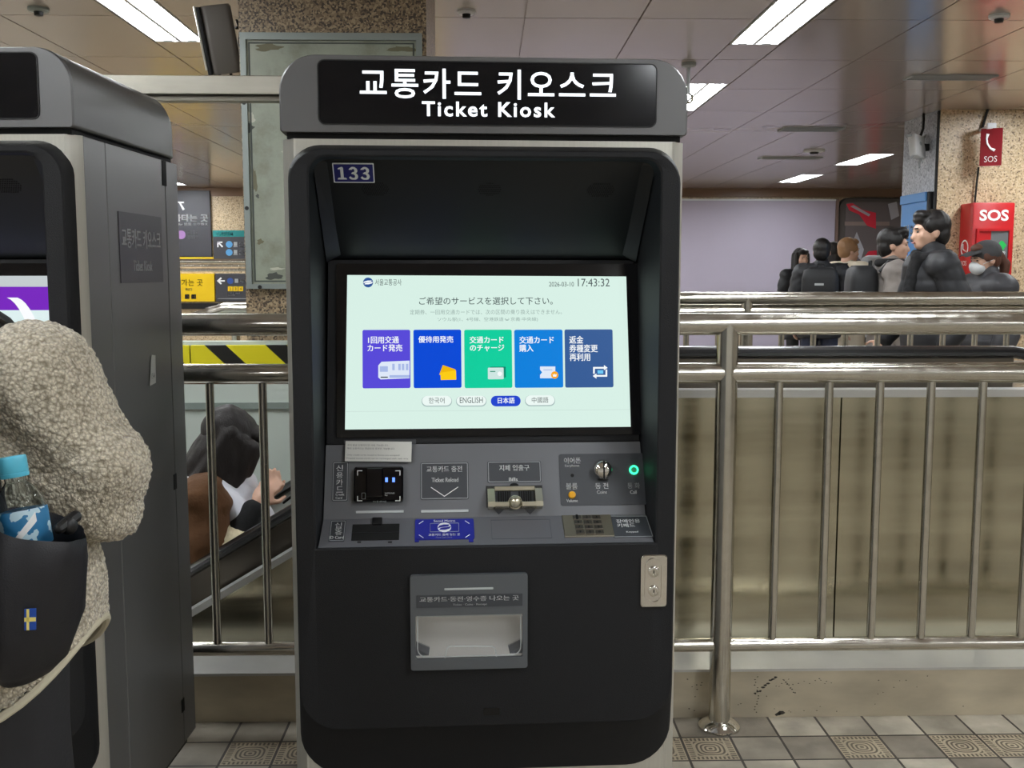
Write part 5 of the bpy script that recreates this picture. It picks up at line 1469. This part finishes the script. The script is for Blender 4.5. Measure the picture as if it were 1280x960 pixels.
# man in grey jacket with backpack
t = stand(1117, 7.4, 'person in grey jacket with black backpack, just behind the man in black coat', 82)
f = figure(t, 1.66, cl_grey, tr_black, 'short', M['hair'], head=(math.radians(-10), 0, 0), hem=.80, bulk=.034, collar=.02, joints=dict(kl=(.1, -.12, .5), al=(.1, -.14, .09), kr=(-.1, .05, .49), ar=(-.1, .22, .12)))
carried_pack(t, f, 'black backpack worn over a grey jacket', (.32, .2, .46), bag_black)
m = MB()
for k in range(20):
    a = 2 * PI * k / 20; b = 2 * PI * (k + 1) / 20
    g = lambda a: f['nb'] + Vector((.085 * math.cos(a), .08 * math.sin(a), .03)) * f['s']
    m.cap(g(a), g(b), .032, .032, 8)
m.blob('scarf', scarf_black, t, .009, 3)
# grey coat, further
t = stand(1108, 11.5, 'person in light grey coat seen from behind, below the dark framed advertisement', 172)
f = figure(t, 1.78, cl_lgrey, tr_black, 'short', M['hair'], hem=.6, bulk=.03, voxel=.012)
# blonde in cream coat
t = stand(1061, 10.3, 'person with light brown hair in cream coat carrying a black shoulder bag', 118)
f = figure(t, 1.68, cl_cream, tr_black, 'up', M['hair_brown'], head=(math.radians(-16), 0, 0), hem=.62, bulk=.04, voxel=.011, collar=0)
m = MB()
for k in range(16):
    a = 2 * PI * k / 16; b = 2 * PI * (k + 1) / 16
    g = lambda a: f['nb'] + Vector((.085 * math.cos(a), .08 * math.sin(a), .01)) * f['s']
    m.cap(g(a), g(b), .026, .026, 8)
m.blob('scarf', scarf_black, t, .01, 2)
sp_ = at(t) @ Vector((-.215, .05, 1.0))
bg = thing('shoulder_bag', 'small black shoulder bag against the cream coat', 'bag', (sp_.x, sp_.y, .98), t.rotation_euler.z)
MB().loops([[Vector((p[0] * k, p[1] * k, z)) for p in rr(-.035, -.1, .035, .1, .03, 4)] for z, k in ((0, .9), (.02, 1), (.12, 1), (.14, .85))]).build('bag_body', bag_black, bg, True, 60)
MB().tube([(.0, -.08, .12), (.03, -.11, .3), (.1, -.07, .43), (.16, -.02, .475), (.22, .03, .44), (.2, .1, .3), (.05, .09, .12)], .009, 6).build('strap', bag_black, bg)
# long dark haired girl
t = stand(1042, 11.1, 'person with long dark brown hair hanging down the back, beside the cream coat', 150)
f = figure(t, 1.66, cl_char, tr_black, 'long', M['hair_dark'], hem=.7, bulk=.026, voxel=.011)
# man with backpack, back view
t = stand(1027, 9.9, 'person with short dark hair in dark jacket wearing a black backpack, seen from behind', 160)
f = figure(t, 1.66, cl_black, tr_blue, 'short', M['hair'], hem=.75, bulk=.034, voxel=.011)
carried_pack(t, f, 'black backpack with grey logo patch on the dark jacket in front of the lilac board', (.34, .2, .46), bag_black)
pk = [o for o in bpy.data.objects if o.name.startswith('backpack') and o.parent is None][-1]
MB().box(-.04, .04, .19, .192, .28, .30, 0).build('patch', M['grey'], pk, False)
# woman in black facing the viewer
t = stand(1001, 12.1, 'woman with long black hair in a black coat facing this way by the lilac board', 18)
f = figure(t, 1.62, cl_black, tr_black, 'long', M['hair'], hem=.6, bulk=.026, voxel=.011, shoulders=.9)

# ---- woman riding the escalator, looking down at her phone
YE = 3.72
hp = W(283, 556, YE); 
t = thing('person', 'woman with dark shoulder length hair in brown coat looking at a phone on the escalator', 'person', (hp.x - .115, YE, hp.z - 1.50), math.radians(99))
cl_brown = mat('coat_brown', (92, 60, 30), .9, bump=.5, bscale=90, var=.15, vscale=6)
WH = W(352, 622, YE - .08); tl = Matrix.Translation(t.location) @ Matrix.Rotation(t.rotation_euler.z, 4, 'Z'); wl = tl.inverted() @ WH
s = 1.62 / 1.7
wloc = wl / s
f = figure(t, 1.62, cl_brown, tr_black, 'bob', M['hair_dark'], head=(math.radians(6), math.radians(34), 0), hem=.62, bulk=.045, voxel=.006, hood=False, curl=.75, sleeve=.36,
           lean=(0, -.07, 0),
           joints=dict(er=(-.27, -.06, 1.12), wr=(wloc.x - .03, wloc.y + .09, wloc.z - .02), el=(.27, -.06, 1.12), wl=(wloc.x + .10, wloc.y + .08, wloc.z - .02)))
P, T, s, nb = f['P'], f['T'], f['s'], f['nb']
# longer strands falling beside the face
m = MB()
for sx in (-1, 1):
    for k in range(3):
        m.cap(T(sx * .08, -.02 + .03 * k, .14), T(sx * .092, -.05 + .035 * k, .0), .03 * s, .032 * s); m.cap(T(sx * .092, -.05 + .035 * k, .0), T(sx * .085, -.085 + .05 * k, -.085), .032 * s, .02 * s)
m.cap(T(-.08, -.06, .14), T(-.088, -.09, -.01), .03 * s, .026 * s); m.cap(T(-.088, -.09, -.01), T(-.08, -.10, -.1), .026 * s, .014 * s); m.cap(T(-.06, -.085, .15), T(-.075, -.105, .05), .025 * s, .02 * s)
m.ell(T(0, .03, .14), (.096 * s, .108 * s, .104 * s), f['r3'])
m.blob('hair', M['hair_dark'], t, .007, 2, lambda co: .006 * noise.noise(Vector((co.x * 38, co.y * 38, co.z * 7))))
# white scarf round the neck with ends down the front
m = MB()
for k in range(20):
    a = 2 * PI * k / 20; b = 2 * PI * (k + 1) / 20
    g = lambda a: nb + Vector((.1 * math.cos(a), .092 * math.sin(a) - .01, .0)) * s
    m.cap(g(a), g(b), .042, .042, 8)
ch = nb + V(-.04, -.12, -.02)
m.cap(ch, nb + V(-.10, -.20, -.16), .06, .06); m.cap(nb + V(-.10, -.20, -.16), nb + V(-.12, -.26, -.3), .06, .045)
m.cap(nb + V(.03, -.13, -.02), nb + V(.03, -.19, -.3), .05, .05)
m.cap(nb + V(-.10, -.02, .0), nb + V(-.15, -.12, -.1), .05, .06); m.cap(nb + V(-.15, -.12, -.1), nb + V(-.17, -.24, -.24), .06, .055); m.cap(nb + V(-.17, -.24, -.24), nb + V(-.16, -.30, -.36), .055, .045)
m.blob('scarf', mat('scarf_white', (216, 218, 226), .8, bump=.4, bscale=40), t, .008, 3, lambda co: .006 * noise.noise(Vector((co.x * 16, co.y * 16, co.z * 24))))
for q in 'lr':
    e, w_ = P['e' + q], P['w' + q]
    m = MB(); c0 = e + (w_ - e) * .30; c1 = e + (w_ - e) * .48; m.cap(c0, c1, .078, .074); m.blob('fleece_cuff', mat('cuff_cream', (226, 212, 178), .95, bump=.9, bscale=120), t, .007, 2, lambda co: .006 * noise.noise(co * 70))
    m = MB(); m.cap(e + (w_ - e) * .4, e + (w_ - e) * .92, .058, .044); m.blob('knit_sleeve', scarf_black, t, .007, 2)
ph = WH + Vector((.075, -.01, .035))
phn = thing('smartphone', 'black smartphone held by the woman on the escalator', 'phone', ph, math.radians(-6))
FPH = Matrix.Rotation(math.radians(-38), 4, 'Y')
MB().box(-.078, .078, -.037, .037, -.0045, .0045, .004, 3, FPH).build('case', M['gloss'], phn)
MB().box(-.072, .072, -.033, .033, .0046, .0052, 0, 1, FPH).build('screen', emit('phone_glow', (90, 92, 100), .6), phn, False)

# ---- person at the left machine, seen from behind
PX, PY = -.80, 1.53
t = thing('person', 'person in cream fleece jacket and black trousers using the left ticket kiosk', 'person', (PX, PY, 0), 0)
L_ = lambda x, y, z: Vector((x - PX, y - PY, z))
ff = M['fleece']
m = MB()     # the body itself, facing the machine (+y)
HMF = Matrix.Translation(L_(-.87, 1.51, 1.40)) @ Matrix.Rotation(PI, 4, 'Z') @ Matrix.Rotation(math.radians(12), 4, 'X')
head_prims(m, HMF, .98, HMF.to_3x3())
m.cap(HMF @ V(0, .03, .04), L_(-.82, 1.5, 1.25), .052, .062)
for z, a, b, c in ((1.14, .165, .105, .17), (1.0, .145, .1, .16), (.87, .165, .115, .13)): m.ell(L_(-.81, 1.5, z), (a, b, c))
RS, RE, RW = L_(-.655, 1.49, 1.20), L_(-.572, 1.50, 1.05), L_(-.70, 1.80, 1.10)
LS, LE, LW = L_(-.985, 1.49, 1.20), L_(-1.08, 1.50, 1.0), L_(-1.0, 1.78, 1.05)
for a_1, b_1, c_1, sd in ((RS, RE, RW, -1), (LS, LE, LW, 1)):
    m.cap(a_1, b_1, .05, .042); m.cap(b_1, c_1, .042, .028); hand(m, c_1, c_1 - b_1, V(sd * -.2, 0, 1), .98, .5)
for sx in (-1, 1):
    h_ = L_(-.83 + sx * .085, 1.51, .83); k_ = L_(-.83 + sx * .1, 1.53, .46); a_ = L_(-.83 + sx * .108, 1.50, .085)
    m.cap(h_, k_, .085, .058); m.cap(k_, a_, .058, .038); m.cap(a_, a_ + V(0, .12, -.05), .036, .03)
m.blob('body', M['skin'], t, .008, 3)
m = MB()     # fleece jacket
XH = W(133, 775, 1.49).x - .009; XW = W(99, 705, 1.49).x      # hem and waist seen from behind
def hemz(a, cz): return cz + (.105 * max(0, math.cos(a)) ** 4 + .01 * math.cos(a)) * min(1, max(0, (1.0 - cz) / .15))
seg = [(-.83, 1.50, 1.27, .13, .10), (-.83, 1.50, 1.22, .19, .135), (-.83, 1.50, 1.10, XW + .825, .15), (-.83, 1.50, .98, XW + .83, .16), (-.82, 1.495, .90, XH + .82 - .002, .18), (-.82, 1.495, .78, XH + .82 + .006, .19), (-.82, 1.495, .735, XH + .82 + .006, .194)]
rows = []
for (cx, cy, cz, rx, ry) in seg:
    rows.append([L_(cx + rx * math.cos(a), cy + ry * math.sin(a), hemz(a, cz)) for a in [2 * PI * k / 40 for k in range(40)]])
m.loops(rows)
m.cap(L_(-.81, 1.5, 1.22), L_(-.81, 1.5, 1.32), .09, .078)
m.cap(LS, RS, .085, .085)
for a_1, b_1, c_1 in ((RS, RE, RW), (LS, LE, LW)):
    mid = a_1 + (b_1 - a_1) * .5
    m.cap(a_1, mid, .092, .088); m.cap(mid, b_1, .088, .078); m.cap(b_1, b_1 + (c_1 - b_1) * .93, .080, .058)
m.ell(RE + V(.004, -.01, .02), (.078, .08, .085)); 
def fl(co):
    fold = .012 * math.sin(co.z * 44 + co.x * 30 + 2 * noise.noise(co * 4)) * max(0, 1 - (co - RE).length / .18)
    return .012 * noise.noise(co * 7) + fold + .0035 * noise.noise(co * 120) + .003 * noise.noise(co * 210)
m.blob('fleece_jacket', ff, t, .0048, 6, fl)
jk = [c for c in t.children if c.name.startswith('fleece_jacket')][0]
m = MB()     # bound hem
hp_ = [L_(-.82 + (XH + .818) * math.cos(a), 1.495 + .188 * math.sin(a), hemz(a, .735) + .004) for a in [2 * PI * k / 60 for k in range(61)]]
m.tube(hp_, .0062, 8, False); m.build('hem_binding', mat('hem_cream', (206, 198, 174), .8), jk)
m = MB()
for sx in (-1, 1):
    h_ = L_(-.83 + sx * .085, 1.51, .86); k_ = L_(-.83 + sx * .105, 1.53, .46); a_ = L_(-.83 + sx * .11, 1.50, .1)
    m.cap(h_, k_, .108, .092); m.cap(k_, a_, .088, .075)
m.ell(L_(-.83, 1.51, .86), (.19, .14, .12))
m.blob('trousers', mat('trousers_soft_black', (38, 38, 41), .8, bump=.2, bscale=120), t, .009, 4, lambda co: .007 * noise.noise(Vector((co.x * 9, co.y * 9, co.z * 5))))
for sx in (-1, 1):
    a_ = L_(-.83 + sx * .11, 1.5, .085)
    m = MB(); m.cap(a_ + V(0, -.03, -.03), a_ + V(0, .13, -.045), .046, .037); m.ell(a_ + V(0, .05, -.055), (.048, .14, .029)); m.blob('shoe', SHOE['shoe_white'], t, .008, 3)
m = MB(); T = lambda x, y, z: HMF @ Vector((x, y, z)); r3 = HMF.to_3x3()
m.ell(T(0, .024, .142), (.088, .102, .098), r3); m.ell(T(0, .055, .08), (.084, .066, .09), r3); m.ell(T(0, -.05, .195), (.066, .05, .034), r3)
m.blob('hair', M['hair'], t, .007, 2)
for sx in (-1, 1):
    MB().ell(T(sx * .031, -.079, .102), (.012, .006, .0055), r3, 10, 6).build('eye', M['eyeblack'], t)
MB().cap(T(-.02, -.091, .037), T(.02, -.091, .037), .005, .005, 6).build('mouth', M['lip'], t)

# black backpack
nylon = mat('nylon_black', (27, 27, 32), .5, bump=.12, bscale=500)
bp = thing('backpack', 'black nylon backpack on the cream fleece with a bottle in its side pocket', 'backpack', (-.755, 1.27, .80))
B_ = lambda x, y, z: Vector((x + .755, y - 1.27, z - .80))
def crease(co): return .007 * noise.noise(Vector((co.x * 9, co.y * 7, co.z * 9))) + .004 * noise.noise(Vector((co.x * 26 + co.z * 20, co.y * 12, co.z * 12)))
m = MB()
rows = []
for z, k, dx in ((.835, .80, .0), (.85, .94, .0), (.9, 1.0, .0), (1.0, 1.0, -.004), (1.1, .98, -.012), (1.18, .92, -.026), (1.235, .8, -.045), (1.26, .55, -.06)):
    rows.append([B_(-.765 + dx + p[0] * k, 1.26 + p[1] * k, z) for p in rr(-.165, -.095, .165, .095, .06, 6)])
m.loops(rows).blob('main_bag', nylon, bp, .0075, 5, crease)
m = MB(); rows = []
for z, k in ((.845, .85), (.86, 1), (.98, 1), (1.03, .95), (1.05, .8)):
    rows.append([B_(-.775 + p[0] * k, 1.165 + p[1] * k, z) for p in rr(-.125, -.035, .125, .035, .03, 5)])
m.loops(rows).blob('front_pocket', nylon, bp, .0075, 4, crease)
m = MB(); rows = []
# side pocket: an open, gathered pouch
for z, rx, ry, dx in ((.855, .028, .05, -.012), (.875, .044, .066, -.006), (.93, .056, .074, .002), (1.0, .058, .072, .008), (1.035, .055, .066, .012), (1.045, .053, .063, .013)):
    rows.append([B_(-.575 + dx + (rx + .0022 * math.sin(9 * a) * (z > 1.0)) * math.cos(a), 1.285 + ry * math.sin(a), z - .018 * math.cos(a) * (z > 1.0)) for a in [2 * PI * k / 36 for k in range(36)]])
for z, rx, ry, dx in ((1.040, .049, .059, .013), (1.0, .046, .058, .008), (.93, .046, .06, .002), (.88, .036, .05, -.004)):
    rows.append([B_(-.575 + dx + rx * math.cos(a), 1.285 + ry * math.sin(a), z - .018 * math.cos(a) * (z > 1.0)) for a in [2 * PI * k / 36 for k in range(36)]])
o = m.loops(rows).mesh('side_pocket')
for v in o.vertices: v.co += v.normal * (.007 * noise.noise(Vector((v.co.x * 20, v.co.y * 16 + v.co.z * 22, v.co.z * 10))))
pkt = link_mesh('side_pocket', o, nylon, bp, True, 80)
m = MB(); m.ell(B_(-.524, 1.285, 1.045), (.010, .013, .012)); m.cap(B_(-.530, 1.27, 1.045), B_(-.520, 1.295, 1.054), .007, .008, 8); m.build('cord_lock', M['dark'], pkt)
# straps
m = MB(); m.tube([B_(-.70, 1.34, 1.23), B_(-.725, 1.38, 1.31), B_(-.73, 1.47, 1.325), B_(-.73, 1.58, 1.29), B_(-.72, 1.66, 1.18), B_(-.69, 1.66, 1.0), B_(-.66, 1.52, .9), B_(-.6, 1.35, .87)], .03, 10, True, .3).build('strap', nylon, bp)
m = MB(); m.tube([B_(-.87, 1.34, 1.23), B_(-.94, 1.38, 1.31), B_(-.965, 1.47, 1.325), B_(-.96, 1.58, 1.29), B_(-.97, 1.66, 1.18), B_(-1.0, 1.66, 1.0), B_(-1.02, 1.52, .9), B_(-.95, 1.35, .87)], .03, 10, True, .3).build('strap', nylon, bp)
m = MB(); m.tube([B_(-.60, 1.2, 1.19), B_(-.59, 1.22, 1.16), B_(-.588, 1.23, 1.13)], .0045, 8); m.tube([B_(-.588, 1.23, 1.13), B_(-.587, 1.232, 1.10)], .007, 8); m.build('zip_pull', M['gloss'], bp)
# small flag tag sewn to the pocket seam: blue with a yellow cross
fc = W(38, 774, 1.215); q = B_(fc.x, fc.y, fc.z)
FT_ = frame(q, (.05, .0, 1), (1, .12, 0))
tg = MB().prism([(-.0065, -.013), (.0065, -.013), (.0065, .013), (-.0065, .013)], -.001, .001, FT_).build('flag_tag', mat('tag_blue', (20, 70, 160), .6), bp, False)
ty = mat('tag_yellow', (232, 214, 120), .6)
MB().prism([(-.0065, -.0025), (.0065, -.0025), (.0065, .0025), (-.0065, .0025)], .001, .0014, FT_).build('tag_cross', ty, tg, False)
MB().prism([(-.004, -.013), (-.001, -.013), (-.001, .013), (-.004, .013)], .001, .0014, FT_).build('tag_cross', ty, tg, False)

# water bottle standing in the side pocket
bot = thing('water_bottle', 'small clear water bottle with light blue cap in the backpack pocket', 'bottle', (-.562, 1.285, .9))
bot.rotation_euler = (math.radians(-4), math.radians(-9), 0)
prof = [(0, 0), (.024, .0), (.029, .006), (.0295, .05), (.028, .053), (.0295, .056), (.0295, .07), (.0285, .072), (.0295, .074), (.0305, .13), (.0302, .133), (.0305, .136), (.0305, .166), (.0285, .178), (.0225, .190), (.0145, .199), (.0128, .202), (.0128, .21)]
pet = glass('clear_plastic', (236, 242, 244), .04, 1.0, 1.18)
MB().lathe(prof + [(.0118, .21), (.0118, .201), (.0215, .189), (.0275, .177), (.0295, .165), (.0285, .006), (0, .003)], 32).build('bottle_body', pet, bot, True, 50)
MB().lathe([(0, .0045), (.0275, .007), (.0283, .05), (.0288, .160), (0, .160)], 28).build('water', glass('water', (236, 244, 248), .0, 1.0, 1.33), bot, True, 50)
MB().lathe([(.0165, .207), (.0172, .209), (.0172, .212), (.0166, .2125), (.0172, .214), (.0172, .231), (.016, .2335), (0, .234)], 40).build('cap', mat('cap_light_blue', (92, 196, 224), .4), bot, True, 30)
lblm, n_, l_, b_s = newmat('bottle_label')
tc = n_.new('ShaderNodeTexCoord'); nz = n_.new('ShaderNodeTexNoise'); nz.inputs['Scale'].default_value = 60; l_.new(tc.outputs['Object'], nz.inputs['Vector'])
r_ = n_.new('ShaderNodeValToRGB'); r_.color_ramp.interpolation = 'CONSTANT'; e_ = r_.color_ramp.elements
e_[0].color = lin((40, 122, 172)); e_[1].position = .56; e_[1].color = lin((196, 226, 238)); l_.new(nz.outputs[0], r_.inputs[0]); l_.new(r_.outputs[0], b_s.inputs['Base Color'])
MB().lathe([(.0309, .120), (.0313, .121), (.0313, .165), (.0309, .166)], 40).build('bottle_label', lblm, bot, True, 30)
m = MB()
m.loops([[Vector((.0316 * math.cos(a), .0316 * math.sin(a), z)) for a, z in ((a0, z0) for a0, z0 in ((math.radians(-90 + w0), zz) for w0, zz in ((-5 + 60 * u, .122 + .028 * u) for u in [k / 8 for k in range(9)])))], [Vector((.0316 * math.cos(math.radians(-95 + 60 * u)), .0316 * math.sin(math.radians(-95 + 60 * u)), .13 + .032 * u)) for u in [k / 8 for k in range(9)]]], False, False, False)
m.build('label_band', M['white'], bot, True)
